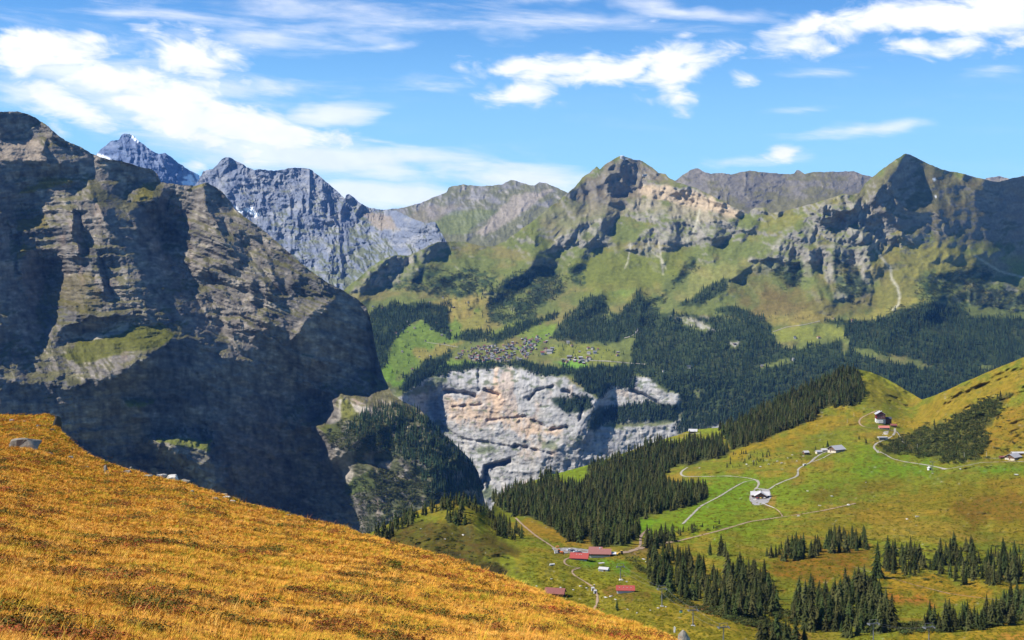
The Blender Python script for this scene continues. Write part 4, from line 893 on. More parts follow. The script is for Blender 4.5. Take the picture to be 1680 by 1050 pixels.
# ================================================================== WHAT GROWS
crown_mat = simple_mat('spruce_needles', (.036, .052, .014), .9, .5, .5, rand=.45, hue=(.066, .062, .020), spec=.05)
far_crown_mat = simple_mat('far_spruce_needles', (.030, .055, .027), .9, .5, .2, rand=.5, hue=(.050, .072, .026), spec=.05)
bark_mat = simple_mat('spruce_bark', (.10, .075, .055), .95, .4, 2.0)
scrub_mat = simple_mat('scrub_leaves', (.038, .055, .014), .9, .45, .8, rand=.4, hue=(.072, .072, .020), spec=.05)


def spruce_crown(rng, layers, per, slim=.17, wings=True, base_h=.06):
    """a crown of drooping boughs round the stem, unit height"""
    V, T = [], []
    skew = rng.normal(0, .15, 2)
    for i in range(layers):
        f = i / (layers - 1.0)
        h = base_h + (1 - base_h) * (f ** .92) * .96
        L0 = slim * (1 - f) ** .70 * (1 + .10 * math.sin(i * 2.1)) + .012
        n = max(4, int(per * (1 - .45 * f)))
        for k in range(n):
            a = 2 * math.pi * (k + rng.random() * .8) / n + i * .9
            L = L0 * (rng.uniform(.60, 1.25)) * (1 + .5 * (skew[0] * math.cos(a) + skew[1] * math.sin(a)))
            d = np.array([math.cos(a), math.sin(a), 0]); s = np.array([-d[1], d[0], 0])
            wdt = L * rng.uniform(.38, .62) + .008
            r0 = np.array([0, 0, h + L * .22]); mid = d * L * .55 + np.array([0, 0, h + L * .10]); tip = d * L + np.array([0, 0, h - L * rng.uniform(.25, .50)])
            b = len(V)
            V += [r0, mid + s * wdt * .5 - np.array([0, 0, L * .16]), mid - s * wdt * .5 - np.array([0, 0, L * .16]), tip, mid]
            T += [(b, b + 1, b + 4), (b, b + 4, b + 2), (b + 4, b + 1, b + 3), (b + 4, b + 3, b + 2)] if wings else [(b, b + 1, b + 3), (b, b + 3, b + 2)]
    # inner needles close to the stem keep daylight from showing through everywhere
    b = len(V); m = 7
    for (hh, rr) in ((base_h, slim * .42), (.5, slim * .30), (.97, .006)):
        for k in range(m):
            a = 2 * math.pi * k / m; q = rr * rng.uniform(.7, 1.2)
            V.append(np.array([math.cos(a) * q, math.sin(a) * q, hh]))
    for r in range(2):
        for k in range(m):
            p, q = b + r * m + k, b + r * m + (k + 1) % m
            T += [(p, q, q + m), (p, q + m, p + m)]
    b = len(V)
    V += [np.array([.012, 0, .93]), np.array([-.006, .010, .93]), np.array([-.006, -.010, .93]), np.array([0, 0, 1.0])]
    T += [(b, b + 1, b + 3), (b + 1, b + 2, b + 3), (b + 2, b, b + 3)]
    return np.array(V), np.array(T)


def trunk_mesh(name, h=.14, r=.014, n=6):
    V, T = [], []
    for z, q in ((-.05, r * 1.25), (h, r * .9)):
        for k in range(n):
            V.append((math.cos(2 * math.pi * k / n) * q, math.sin(2 * math.pi * k / n) * q, z))
    T = [(k, (k + 1) % n, (k + 1) % n + n, k + n) for k in range(n)]
    return np_mesh(name, V, T, [bark_mat])


def leaf_clump(name, rng, n, mat, squash=.8, leaf=.16):
    """a bush of many small leaf faces round an uneven dome, unit height"""
    V, T = [], []
    lobes = [(rng.normal(0, .28), rng.normal(0, .28), rng.uniform(.25, .62), rng.uniform(.28, .46)) for _ in range(6)]
    for i in range(n):
        lx, ly, lz, lr = lobes[i % 6]
        d = rng.normal(0, 1, 3); d /= np.linalg.norm(d)
        if d[2] < -.35: d[2] *= -1
        c = np.array([lx, ly, lz * squash]) + d * lr * rng.uniform(.7, 1.08) * np.array([1, 1, squash])
        c[2] = max(c[2], .03)
        u = np.cross(d, rng.normal(0, 1, 3)); u /= np.linalg.norm(u) + 1e-9; v = np.cross(d, u)
        s = leaf * rng.uniform(.6, 1.3)
        b = len(V)
        V += [c - u * s * .6, c + v * s * .45 + d * s * .2, c + u * s * .6, c - v * s * .45 - d * s * .1]
        T += [(b, b + 1, b + 2), (b, b + 2, b + 3)]
    return np_mesh(name, V, T, [mat], smooth=False)


def hidden_set(name, meshes):
    """source shapes for scattering; they live outside the scene"""
    c = bpy.data.collections.new(name)
    for i, me in enumerate(meshes):
        c.objects.link(bpy.data.objects.new('%s_%d' % (name, i), me))
    return c


def scatter(name, P, scale, rot, coll, label, tilt=None, kind='stuff'):
    me = bpy.data.meshes.new(name)
    me.vertices.add(len(P)); me.vertices.foreach_set('co', np.asarray(P, np.float32).ravel())
    sc = np.asarray(scale, np.float32)
    if sc.ndim == 1: sc = np.stack([sc] * 3, -1)
    a = me.attributes.new('scl', 'FLOAT_VECTOR', 'POINT'); a.data.foreach_set('vector', sc.ravel())
    r = np.zeros((len(P), 3), np.float32); r[:, 2] = rot
    if tilt is not None: r[:, :2] = tilt
    a = me.attributes.new('rot', 'FLOAT_VECTOR', 'POINT'); a.data.foreach_set('vector', r.ravel())
    o = link(bpy.data.objects.new(name, me)); tag(o, label, kind=kind)
    ng = bpy.data.node_groups.new(name, 'GeometryNodeTree')
    ng.interface.new_socket('Geometry', in_out='INPUT', socket_type='NodeSocketGeometry')
    ng.interface.new_socket('Geometry', in_out='OUTPUT', socket_type='NodeSocketGeometry')
    n, l = ng.nodes, ng.links
    gi, go = n.new('NodeGroupInput'), n.new('NodeGroupOutput')
    ci = n.new('GeometryNodeCollectionInfo'); ci.inputs['Collection'].default_value = coll
    ci.inputs['Separate Children'].default_value = True; ci.inputs['Reset Children'].default_value = True
    ip = n.new('GeometryNodeInstanceOnPoints'); ip.inputs['Pick Instance'].default_value = True
    def na(nm):
        q = n.new('GeometryNodeInputNamedAttribute'); q.data_type = 'FLOAT_VECTOR'; q.inputs[0].default_value = nm; return q.outputs[0]
    e2r = n.new('FunctionNodeEulerToRotation'); l.new(na('rot'), e2r.inputs[0])
    l.new(gi.outputs[0], ip.inputs['Points']); l.new(ci.outputs[0], ip.inputs['Instance'])
    l.new(e2r.outputs[0], ip.inputs['Rotation']); l.new(na('scl'), ip.inputs['Scale'])
    rv = n.new('FunctionNodeRandomValue'); rv.data_type = 'INT'
    rv.inputs['Min'].default_value = 0; rv.inputs['Max'].default_value = len(coll.objects) - 1
    l.new(rv.outputs[2], ip.inputs['Instance Index'])
    l.new(ip.outputs[0], go.inputs[0])
    md = o.modifiers.new('scatter', 'NODES'); md.node_group = ng
    return o


def in_poly(P, poly):
    poly = np.array(poly, float); ins = np.zeros(len(P), bool)
    for k in range(len(poly)):
        (ax, ay), (bx, by) = poly[k], poly[(k + 1) % len(poly)]
        if ay != by: ins ^= ((ay > P[:, 1]) != (by > P[:, 1])) & (P[:, 0] < (bx - ax) * (P[:, 1] - ay) / (by - ay) + ax)
    return ins


def sample_polys(polys, n, clear=(), clump=0.0, wl=25.0, mind=0.0, seed=0, ragged=0.0):
    """n points inside outlines given in the view, kept apart, thinned by noise into clumps"""
    rng = np.random.default_rng(100 + seed)
    polys = [np.array(p, float) for p in polys]
    ar = np.array([abs(np.dot(p[:, 0], np.roll(p[:, 1], 1)) - np.dot(p[:, 1], np.roll(p[:, 0], 1))) / 2 for p in polys])
    out = []
    for p, a in zip(polys, ar):
        k = max(1, int(round(n * a / ar.sum())))
        lo, hi = p.min(0), p.max(0); got = np.zeros((0, 2))
        for _ in range(40):
            q = rng.uniform(lo - ragged, hi + ragged, (k * 6, 2))
            qq = q + ragged * np.stack([fbm(q[:, 0] / 22, q[:, 1] / 16, 4, seed + 5), fbm(q[:, 0] / 22, q[:, 1] / 16, 4, seed + 6)], -1) * 1.6 + rng.normal(0, ragged * .25, q.shape)
            ok_ = in_poly(qq, p)
            for c in clear: ok_ &= ~in_poly(qq, c)
            q = q[ok_]
            if clump: q = q[fbm(q[:, 0] / wl, q[:, 1] / wl * 1.6, 3, seed + 77) > clump]
            got = np.vstack([got, q])
            if len(got) > k * 3: break
        if mind:
            keep = []; cell = {}
            for (x, y) in got:
                cx, cy = int(x / mind), int(y / (mind * .6))
                ok = True
                for i in (-1, 0, 1):
                    for j in (-1, 0, 1):
                        for (u, v) in cell.get((cx + i, cy + j), ()):
                            if ((u - x) / mind) ** 2 + ((v - y) / (mind * .6)) ** 2 < 1: ok = False
                if ok: cell.setdefault((cx, cy), []).append((x, y)); keep.append((x, y))
                if len(keep) >= k: break
            got = np.array(keep) if keep else got[:0]
        out.append(got[:k])
    return np.vstack(out)


def on(cv, Y, pts):
    pts = np.asarray(pts, float)
    return W(pts[:, 0], pts[:, 1], cv.sample(Y, pts[:, 0], pts[:, 1]))


rngt = np.random.default_rng(5)
NEAR_CROWNS = [np_mesh('spruce_crown', *spruce_crown(rngt, 15, 9, rngt.uniform(.19, .27)), [crown_mat], smooth=False) for _ in range(9)]
MID_CROWNS = [np_mesh('mid_crown', *spruce_crown(rngt, 10, 7, rngt.uniform(.19, .27)), [crown_mat], smooth=False) for _ in range(6)]
FAR_CROWNS = [np_mesh('far_crown', *spruce_crown(rngt, 6, 6, rngt.uniform(.18, .25), False), [far_crown_mat], smooth=False) for _ in range(6)]
TRUNK = trunk_mesh('spruce_trunk')
BUSHES = [leaf_clump('bush', rngt, 110, scrub_mat, rngt.uniform(.6, .95)) for _ in range(6)]
mid_set, far_set, bush_set = hidden_set('mid_spruces', MID_CROWNS), hidden_set('far_spruces', FAR_CROWNS), hidden_set('bushes', BUSHES)

# spruces one could count: the largest in view, each a tree of its own
GROVES = [
    ([[(1058, 940), (1066, 905), (1085, 897), (1140, 922), (1180, 952), (1215, 925), (1245, 935), (1262, 965), (1278, 1002), (1250, 1018), (1195, 1018), (1150, 990), (1100, 978), (1066, 958)]], 84, (13, 20), 'spruces of the left grove below the meadow',
     'tall dark spruce in the dense grove above the chairlift towers'),
    ([[(1255, 915), (1285, 897), (1345, 900), (1350, 915), (1290, 922)], [(1352, 908), (1362, 882), (1420, 884), (1428, 903), (1385, 908)]], 36, (12, 18), 'spruces of the small upper grove on the meadow',
     'spruce in the small grove at the upper edge of the rusty clearing'),
    ([[(1290, 1012), (1310, 990), (1350, 978), (1405, 965), (1440, 958), (1456, 1000), (1475, 1035), (1400, 1048), (1320, 1036)]], 72, (14, 21), 'spruces of the central grove', 'tall spruce in the big grove left of the golden clearing'),
    ([[(1445, 938), (1458, 905), (1500, 902), (1520, 930), (1500, 948)], [(1525, 935), (1550, 905), (1600, 900), (1612, 950), (1580, 960)], [(1620, 962), (1615, 930), (1640, 905), (1690, 905), (1690, 955)]], 62, (12, 19), 'spruces of the right grove',
     'spruce in the loose grove above the golden clearing'),
    ([[(1478, 1036), (1550, 1022), (1620, 1008), (1660, 985), (1690, 962), (1690, 1020), (1610, 1034), (1530, 1040)]], 30, (11, 17), 'spruces along the lower edge of the golden clearing', 'spruce in the belt along the lower edge of the golden clearing'),
    ([[(1238, 1062), (1250, 1048), (1310, 1050), (1330, 1066)]], 9, (13, 17), 'spruces at the bottom edge beside the bare track', 'spruce at the bottom edge beside the bare track'),
]
LONE = [(1165, 911, 11), (1183, 911, 17), (1190, 913, 12), (1358, 733, 10), (1440, 948, 26), (635, 897, 16), (1012, 1000, 6)]


def spruce(px, py, h, i, label, group):
    b = on(cvB, YB, [(px, py)])[0]
    e = link(bpy.data.objects.new('spruce_tree', None)); e.empty_display_size = 1
    e.location = b; e.rotation_euler = (0, 0, rngt.uniform(0, 6.28))
    wd = rngt.uniform(.85, 1.2); e.scale = (h * wd, h * wd, h)
    tag(e, label, 'tree', group)
    link(bpy.data.objects.new('crown', NEAR_CROWNS[i % len(NEAR_CROWNS)]), e)
    link(bpy.data.objects.new('trunk', TRUNK), e)
    return e


cnt = 0
SHORT = ['the dense grove above the chairlift towers', 'the small grove above the rusty clearing', 'the big grove left of the golden clearing', 'the loose grove above the golden clearing', 'the belt below the golden clearing', 'the clump beside the bare track']
for gi_, (polys, n, (h0, h1), grp, lab) in enumerate(GROVES):
    short = SHORT[gi_]
    spots_ = sample_polys(polys, n, mind=7.0, seed=gi_); hs_ = [rngt.uniform(h0 * .72, h1 * .95) * (1 if rngt.random() > .25 else rngt.uniform(.5, .8)) for _ in spots_]
    own = {int(np.argmin(spots_[:, 0])): 'leftmost spruce of ', int(np.argmax(spots_[:, 0])): 'rightmost spruce of ', int(np.argmax(spots_[:, 1])): 'spruce standing frontmost in ', int(np.argmin(spots_[:, 1])): 'spruce standing farthest back in '}
    ymid = np.median(spots_[:, 1])
    for k_, (x, y) in enumerate(spots_):
        lb = (own[k_] + short) if k_ in own else (lab + (', front rank' if y > ymid else ', rear ranks'))
        spruce(x, y, hs_[k_], cnt, lb, grp); cnt += 1
    for (x, y) in ():
        spruce(x, y, rngt.uniform(h0 * .72, h1 * .95) * (1 if rngt.random() > .25 else rngt.uniform(.5, .8)), cnt, lab, grp); cnt += 1
for (x, y, h), lab in zip(LONE, ['small lone spruce at the left of the trio on the green meadow', 'tallest of the three lone spruces on the green meadow', 'right spruce of the lone trio on the green meadow', 'lone spruce beside the path above the grey-roofed barn',
                                 'spruce standing forward at the right tip of the central grove', 'dark spruce at the left end of the brown knoll', 'short spruce on the pasture below the long red roof']):
    spruce(x, y, h, cnt, lab, None); cnt += 1

# woods that read as one mass
def wood(name, cv, Y, polys, n, hr, coll, label, clear=(), clump=0.0, wl=25.0, mind=0.0, seed=0, sink=.3, ragged=0.0):
    q = sample_polys(polys, n, clear, clump, wl, mind, seed, ragged)
    P = on(cv, Y, q); P[:, 2] -= sink
    rg = np.random.default_rng(seed + 900)
    h = rg.uniform(hr[0], hr[1], len(P)) * np.where(rg.random(len(P)) < .3, rg.uniform(.5, .8, len(P)), 1.0)
    wd = h * rg.uniform(.85, 1.25, len(P))
    return scatter(name, P, np.stack([wd, wd, h], -1), rg.uniform(0, 6.28, len(P)), coll, label)


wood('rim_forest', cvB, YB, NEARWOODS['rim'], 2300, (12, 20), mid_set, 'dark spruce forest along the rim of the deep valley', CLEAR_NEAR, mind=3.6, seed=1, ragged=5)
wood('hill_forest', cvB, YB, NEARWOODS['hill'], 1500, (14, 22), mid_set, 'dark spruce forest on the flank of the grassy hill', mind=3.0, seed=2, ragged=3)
wood('station_wood', cvB, YB, NEARWOODS['station'], 120, (10, 17), mid_set, 'spruces behind the red-roofed lift station', mind=5, seed=3)
wood('grove_fill', cvB, YB, sum([g[0] for g in GROVES[:5]], []), 620, (7, 14), mid_set, 'smaller spruces filling the groves', mind=4.0, seed=6)
wood('knoll_spruces', cvB, YB, [[(598, 884), (625, 870), (660, 852), (700, 835), (745, 824), (790, 832), (808, 842), (780, 845), (740, 838), (700, 846), (640, 882)], [(730, 850), (760, 848), (765, 862), (735, 862)], [(800, 845), (830, 858), (862, 882), (850, 890), (815, 880), (800, 862)]], 130, (7, 14), mid_set,
     'small spruces on the top and flanks of the brown knoll', mind=4, seed=4)
wood('meadow_saplings', cvB, YB, [[(1200, 745), (1260, 738), (1275, 752), (1230, 770), (1190, 768)], [(1060, 870), (1180, 858), (1180, 866), (1070, 882)], [(1100, 890), (1080, 880), (1150, 870)], [(1400, 720), (1425, 718), (1420, 730)], [(1320, 745), (1350, 730), (1358, 738)]], 70, (3, 9), mid_set, 'saplings dotted over the green meadow', mind=3, seed=5)
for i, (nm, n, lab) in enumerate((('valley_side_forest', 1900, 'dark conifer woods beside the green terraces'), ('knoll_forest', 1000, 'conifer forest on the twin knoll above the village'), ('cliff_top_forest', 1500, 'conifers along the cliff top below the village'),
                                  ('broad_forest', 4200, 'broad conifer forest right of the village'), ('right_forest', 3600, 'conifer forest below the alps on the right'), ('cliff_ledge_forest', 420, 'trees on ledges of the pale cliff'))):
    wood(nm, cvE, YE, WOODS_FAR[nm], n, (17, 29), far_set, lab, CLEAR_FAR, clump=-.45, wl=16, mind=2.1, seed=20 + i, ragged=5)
wood('knoll_side_trees', cvE, YE, [[(775, 470), (800, 465), (850, 446), (880, 440), (925, 452), (925, 480), (880, 500), (865, 525), (830, 535), (795, 530), (785, 500)]], 420, (12, 22), far_set, 'loose conifers on the side of the knoll above the village', clump=.0, wl=20, mind=2.2, seed=29, ragged=4)
wood('terrace_trees', cvE, YE, [[(625, 600), (640, 565), (700, 525), (780, 490), (800, 530), (760, 550), (730, 590), (650, 625)], [(700, 605), (740, 575), (830, 562), (910, 545), (1030, 580), (1030, 600), (900, 602)]], 260, (8, 18), far_set, 'single trees dotted over the green terraces', clump=.05, wl=18, mind=2, seed=30)
wood('alp_trees', cvE, YE, [[(1230, 505), (1330, 500), (1350, 520), (1280, 530)], [(1380, 600), (1440, 590), (1500, 600), (1480, 640)], [(900, 470), (960, 480), (900, 500)], [(800, 395), (820, 400), (810, 404)]], 70, (8, 16), far_set, 'single conifers on the upper alps', clump=.1, wl=18, mind=2, seed=31)
wood('spur_forest', cvC, YC, [[(575, 690), (600, 672), (650, 663), (690, 676), (715, 703), (745, 730), (775, 760), (792, 800), (780, 830), (700, 800), (690, 770), (620, 740), (580, 745), (560, 720)], [(690, 770), (780, 820), (760, 870), (700, 840)]], 1300, (16, 26), far_set, 'forest on the foot of the dark mountain', clump=-.35, wl=30, mind=3, seed=32)
q = sample_polys([[(525, 720), (560, 690), (620, 690), (690, 740), (620, 742), (560, 740)], [(570, 800), (610, 770), (690, 775), (760, 850), (700, 900), (600, 900)]], 1700, clump=-.25, wl=20, mind=2.5, seed=33)
P = on(cvC, YC, q); s = RNG.uniform(5, 12, len(P))
scatter('spur_scrub', P, np.stack([s * 1.3, s * 1.3, s], -1), RNG.uniform(0, 6, len(P)), bush_set, 'scrub on the foot of the dark mountain')
# dwarf pine thicket on the right hillside, and alder along the stream
q = sample_polys(THICKET, 950, clump=-.2, wl=12, mind=2.6, seed=34, ragged=6); P = on(cvB, YB, q); s = RNG.uniform(2.2, 6.0, len(P))
scatter('dwarf_pine_thicket', P, np.stack([s * 1.15, s * 1.15, s], -1), RNG.uniform(0, 6, len(P)), bush_set, 'dense dark dwarf pine thicket on the right hillside')
wood('thicket_spruces', cvB, YB, THICKET, 240, (5, 10), mid_set, 'young spruces standing in the dwarf pine thicket', clump=-.1, wl=14, mind=4, seed=35)
q = sample_polys([[(1090, 975), (1130, 990), (1200, 1005), (1290, 1030), (1280, 1040), (1200, 1022), (1140, 1000), (1090, 985)], [(1270, 1000), (1300, 1010), (1310, 1030), (1270, 1015)], [(1470, 1028), (1600, 1020), (1690, 1000), (1690, 1015), (1600, 1035), (1480, 1042)], [(1030, 915), (1045, 920), (1065, 945), (1050, 940)]], 330, mind=3.2, seed=36)
P = on(cvB, YB, q); s = RNG.uniform(2.0, 4.5, len(P))
scatter('stream_alders', P, np.stack([s * 1.2, s * 1.2, s], -1), RNG.uniform(0, 6, len(P)), bush_set, 'green alder scrub along the stream bed')
q = sample_polys([[(620, 880), (700, 850), (800, 880), (850, 920), (820, 950), (740, 930), (660, 905)], [(1060, 880), (1200, 850), (1180, 880)], [(1180, 745), (1290, 740), (1270, 765)], [(1440, 900), (1690, 890), (1690, 960), (1600, 965), (1450, 945)], [(1640, 680), (1690, 650), (1690, 740), (1640, 730)]], 420, clump=.0, wl=20, mind=3, seed=37)
P = on(cvB, YB, q); s = RNG.uniform(.7, 2.2, len(P))
scatter('heath_scrub', P, np.stack([s * 1.6, s * 1.6, s], -1), RNG.uniform(0, 6, len(P)), bush_set, 'low dark scrub dotted over the heath')

q = sample_polys(SCRUB, 4200, clump=-.15, wl=14, mind=1.8, seed=40, ragged=7); P = on(cvE, YE, q); s = RNG.uniform(4, 8, len(P))
scatter('far_alder_scrub', P, np.stack([s * 1.5, s * 1.5, s * .8], -1), RNG.uniform(0, 6, len(P)), bush_set, 'alder scrub on the far alps')
tus_mat = simple_mat('tussock_grass', (.175, .155, .012), .95, .4, .5, rand=.4, hue=(.11, .11, .010), spec=0)
TUS = [leaf_clump('tussock', rngt, 26, tus_mat, .6, .34) for _ in range(4)]
tus_set = hidden_set('tussocks', TUS)
q = sample_polys([[(600, 890), (745, 830), (860, 870), (1000, 905), (1110, 890), (1250, 850), (1400, 810), (1690, 770), (1690, 1060), (1450, 1060), (1300, 1060), (1100, 1060), (900, 985), (700, 950)]], 26000, clear=[[(590, 890), (640, 860), (720, 840), (800, 865), (860, 905), (850, 955), (760, 950), (680, 925)]], clump=-.12, wl=9, seed=41)
P = on(cvB, YB, q); s = RNG.uniform(.35, .85, len(P)) * (P[:, 1] / 1000.0) ** .5
scatter('pasture_tussocks', P, np.stack([s * 1.9, s * 1.9, s * .8], -1), RNG.uniform(0, 6, len(P)), tus_set, 'grass tussocks all over the nearer pastures')
q = sample_polys([[(1100, 800), (1230, 740), (1420, 620), (1510, 660), (1690, 590), (1690, 770), (1400, 810), (1250, 850), (1110, 885)]], 9000, clump=.05, wl=9, seed=42)
P = on(cvB, YB, q); s = RNG.uniform(.5, 1.1, len(P))
scatter('hillside_tussocks', P, np.stack([s * 2.2, s * 2.2, s * .7], -1), RNG.uniform(0, 6, len(P)), tus_set, 'grass tussocks over the upper meadow and right hillside')

# bushes one could count on the golden hillside
BUSH_SPOTS = [(1640, 702, 5), (1626, 713, 4), (1612, 722, 5), (1654, 692, 4), (1633, 738, 6), (1650, 741, 5), (1664, 728, 5), (1672, 735, 4), (1608, 703, 5), (1596, 712, 6), (1660, 712, 4), (1684, 722, 5), (1620, 752, 5), (1678, 752, 3), (1486, 668, 9), (1600, 694, 4), (1585, 676, 5), (1618, 664, 5), (1640, 655, 4), (1550, 690, 5)]
for i, (x, y, h) in enumerate(BUSH_SPOTS):
    o = link(bpy.data.objects.new('dwarf_pine', BUSHES[i % 6])); o.location = on(cvB, YB, [(x, y)])[0]; o.scale = (h * 1.3, h * 1.3, h * .9); o.rotation_euler = (0, 0, i * 1.7)
    if (x, y) == (1486, 668): tag(o, 'round green broadleaf bush behind the red hotel', 'bush'); o.name = 'broadleaf_bush'; o.scale = (h * .8, h * .8, h)
    else: tag(o, 'dark dwarf pine bush dotted on the golden hillside right of the thicket', 'bush', 'dwarf pine bushes on the golden hillside')

# ------------------------------------------------------------------ autumn grass on the near slope
def grass_mat(name, cols, scale=.45, rand=.35):
    m = bpy.data.materials.new(name); m.use_nodes = True
    t = NT(m.node_tree); b = t.n['Principled BSDF']
    g = t.add('ShaderNodeNewGeometry'); oi = t.add('ShaderNodeObjectInfo')
    n1 = t.noise(g.outputs['Position'], scale, 4, .6); n2 = t.noise(g.outputs['Position'], scale * 3.7, 3, .6)
    f = t.m('ADD', t.m('MULTIPLY', n1, .55), t.m('ADD', t.m('MULTIPLY', n2, .35), t.m('MULTIPLY', oi.outputs['Random'], .35)))
    r = t.add('ShaderNodeValToRGB'); t.l.new(f, r.inputs[0])
    e = r.color_ramp.elements
    while len(e) < len(cols): e.new(.5)
    for k, (p, c) in enumerate(cols): e[k].position = p; e[k].color = (*c, 1)
    v = t.m('ADD', t.m('MULTIPLY', t.m('FRACT', t.m('MULTIPLY', oi.outputs['Random'], 13.7)), rand * 2), 1 - rand)
    cc = t.add('ShaderNodeCombineXYZ'); [t.l.new(v, cc.inputs[i]) for i in range(3)]
    t.l.new(t.mix(1.0, r.outputs[0], cc.outputs[0], 'MULTIPLY'), b.inputs['Base Color'])
    b.inputs['Roughness'].default_value = .75; b.inputs['Specular IOR Level'].default_value = .15
    return m


straw = grass_mat('autumn_grass', [(.34, (.16, .19, .012)), (.46, (.42, .31, .022)), (.58, (.61, .315, .034)), (.72, (.55, .215, .03)), (.88, (.68, .44, .10))])
leafy = grass_mat('heath_leaves', [(.36, (.11, .13, .012)), (.54, (.10, .085, .012)), (.68, (.20, .075, .016)), (.84, (.30, .055, .016))], .7)


def tuft(name, rng, n, mat, h0=.5, lean=.5, wid=.035):
    V, T = [], []
    for i in range(n):
        a = rng.uniform(0, 2 * math.pi); r = abs(rng.normal(0, .22)); b0 = np.array([math.cos(a) * r, math.sin(a) * r, -.08])
        h = rng.uniform(h0, 1.0); d = np.array([math.cos(a), math.sin(a), 0]) * rng.uniform(.1, .55) + np.array([lean * rng.uniform(.3, 1.2), rng.normal(0, .15), 0])
        s = np.cross(d, [0, 0, 1]); s = s / (np.linalg.norm(s) + 1e-9) * wid * rng.uniform(.6, 1.3)
        p1 = b0 + np.array([0, 0, h * .55]) + d * h * .30; p2 = b0 + np.array([0, 0, h * .92]) + d * h * .85
        b = len(V); V += [b0 - s, b0 + s, p1 + s * .8, p1 - s * .8, p2]
        T += [(b, b + 1, b + 2), (b, b + 2, b + 3), (b + 3, b + 2, b + 4)]
    return np_mesh(name, V, T, [mat], smooth=False)


tuft_set = hidden_set('grass_tufts', [tuft('tuft', rngt, 26, straw, .45, .45, .030) for _ in range(5)])
tall_set = hidden_set('grass_stalks', [tuft('stalks', rngt, 7, straw, .6, .55, .014) for _ in range(4)])
leaf_set = hidden_set('heath_clumps', [leaf_clump('heath_clump', rngt, 90, leafy, .6, .09) for _ in range(4)])


def slope_points(n, seed, pw):
    rg = np.random.default_rng(seed)
    q = rg.uniform((-415, 668), (1165, 1150), (n * 6, 2))
    q = q[q[:, 1] > interp_poly(TOP_A, q[:, 0]) + .4]
    Yq = cvA.sample(YA, q[:, 0], q[:, 1])
    k = rg.random(len(q)) < np.clip((Yq / 40.0) ** pw, .0, 1)
    q, Yq = q[k][:n], Yq[k][:n]
    return W(q[:, 0], q[:, 1], Yq), Yq, rg, q


P, Yq, rg, q = slope_points(240000, 51, .5)
clump = fbm(P[:, 0] / 1.2, P[:, 1] / 1.2, 3, 61)
s = (.062 + .028 * clump) * rg.uniform(.7, 1.3, len(P)) * (1 + Yq / 90)
scatter('autumn_grass', P, np.stack([s * 1.05, s * 1.05, s], -1), rg.uniform(-.9, .9, len(P)), tuft_set, 'orange and yellow autumn grass covering the near slope', tilt=rg.normal(0, .15, (len(P), 2)))
P, Yq, rg, q = slope_points(2600, 52, .8)
s = rg.uniform(.16, .30, len(P))
scatter('grass_stalks', P, s, rg.uniform(-.9, .9, len(P)), tall_set, 'thin dry stalks sticking out of the near slope')
P, Yq, rg, q = slope_points(60000, 53, .6)
k = fbm(P[:, 0] / 1.6, P[:, 1] / 1.6, 4, 62) + .3 * rg.normal(0, 1, len(P)) * .5 > .22
P, Yq = P[k][:4500], Yq[k][:4500]
s = rg.uniform(.07, .16, len(P)) * (1 + Yq / 60)
scatter('heath_leaves', P, np.stack([s * 1.5, s * 1.5, s], -1), rg.uniform(0, 6, len(P)), leaf_set, 'red and green heath leaves among the grass of the near slope')
# ================================================================== WHAT PEOPLE BUILT
def mat(n, c, **k): return simple_mat(n, c, **k)
M_GREYROOF = mat('grey_shingle_roof', (.36, .35, .36), rough=.7, var=.3, scale=1.5)
M_PALEROOF = mat('pale_metal_roof', (.46, .44, .42), rough=.6, var=.2, scale=1.0)
M_REDROOF = mat('bright_red_roof', (.33, .062, .048), rough=.7, var=.3, scale=1.2)
M_PINKROOF = mat('faded_red_brown_roof', (.27, .115, .095), rough=.6, var=.35, scale=1.5)
M_BROWNROOF = mat('brown_red_roof', (.21, .075, .06), rough=.6, var=.3, scale=1.5)
M_DARKROOF = mat('dark_slate_roof', (.07, .07, .085), rough=.6, var=.3, scale=1.5)
M_WHITE = mat('white_plaster', (.60, .58, .54), var=.15, scale=.8)
M_CREAM = mat('cream_plaster', (.58, .50, .38), var=.15, scale=.8)
M_WOOD = mat('brown_timber_wall', (.14, .075, .04), var=.4, scale=2.0)
M_REDWOOD = mat('oxblood_timber_wall', (.16, .028, .022), var=.35, scale=2.0)
M_GLASS = mat('window_glass', (.03, .035, .045), rough=.15, var=.1, spec=.6)
M_STEEL = mat('galvanised_steel', (.22, .225, .23), rough=.45, var=.15, metal=.4)
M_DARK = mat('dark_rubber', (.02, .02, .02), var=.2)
M_ORANGE = mat('orange_paint', (.62, .16, .02), rough=.4, var=.15)
M_YELLOW = mat('yellow_paint', (.70, .45, .06), rough=.4, var=.15)
M_CARWHITE = mat('white_car_paint', (.75, .75, .74), rough=.3, var=.05, spec=.5)
M_CARDARK = mat('dark_car_paint', (.03, .035, .05), rough=.3, var=.1, spec=.5)
M_GREEN = mat('green_paint', (.05, .28, .12), rough=.4, var=.1)
M_GRAVEL = mat('pale_gravel', (.30, .27, .215), rough=.95, var=.7, scale=.8)
M_DIRT = mat('brown_dirt', (.30, .205, .13), rough=.95, var=.5, scale=.5)
M_ASPHALT = mat('grey_yard', (.27, .25, .235), rough=.95, var=.35, scale=.5)
M_STONE = mat('weathered_stone', (.24, .215, .175), rough=.95, var=.75, scale=2.2, bump=.8)
M_SHADESTONE = mat('shade_toned_stone', (.07, .066, .058), rough=.95, var=.8, scale=2.2, bump=.8)  # stone darkened to stand in for shade on the brow rocks
M_PALESTONE = mat('pale_limestone', (.50, .47, .42), rough=.95, var=.5, scale=.7, bump=.6)


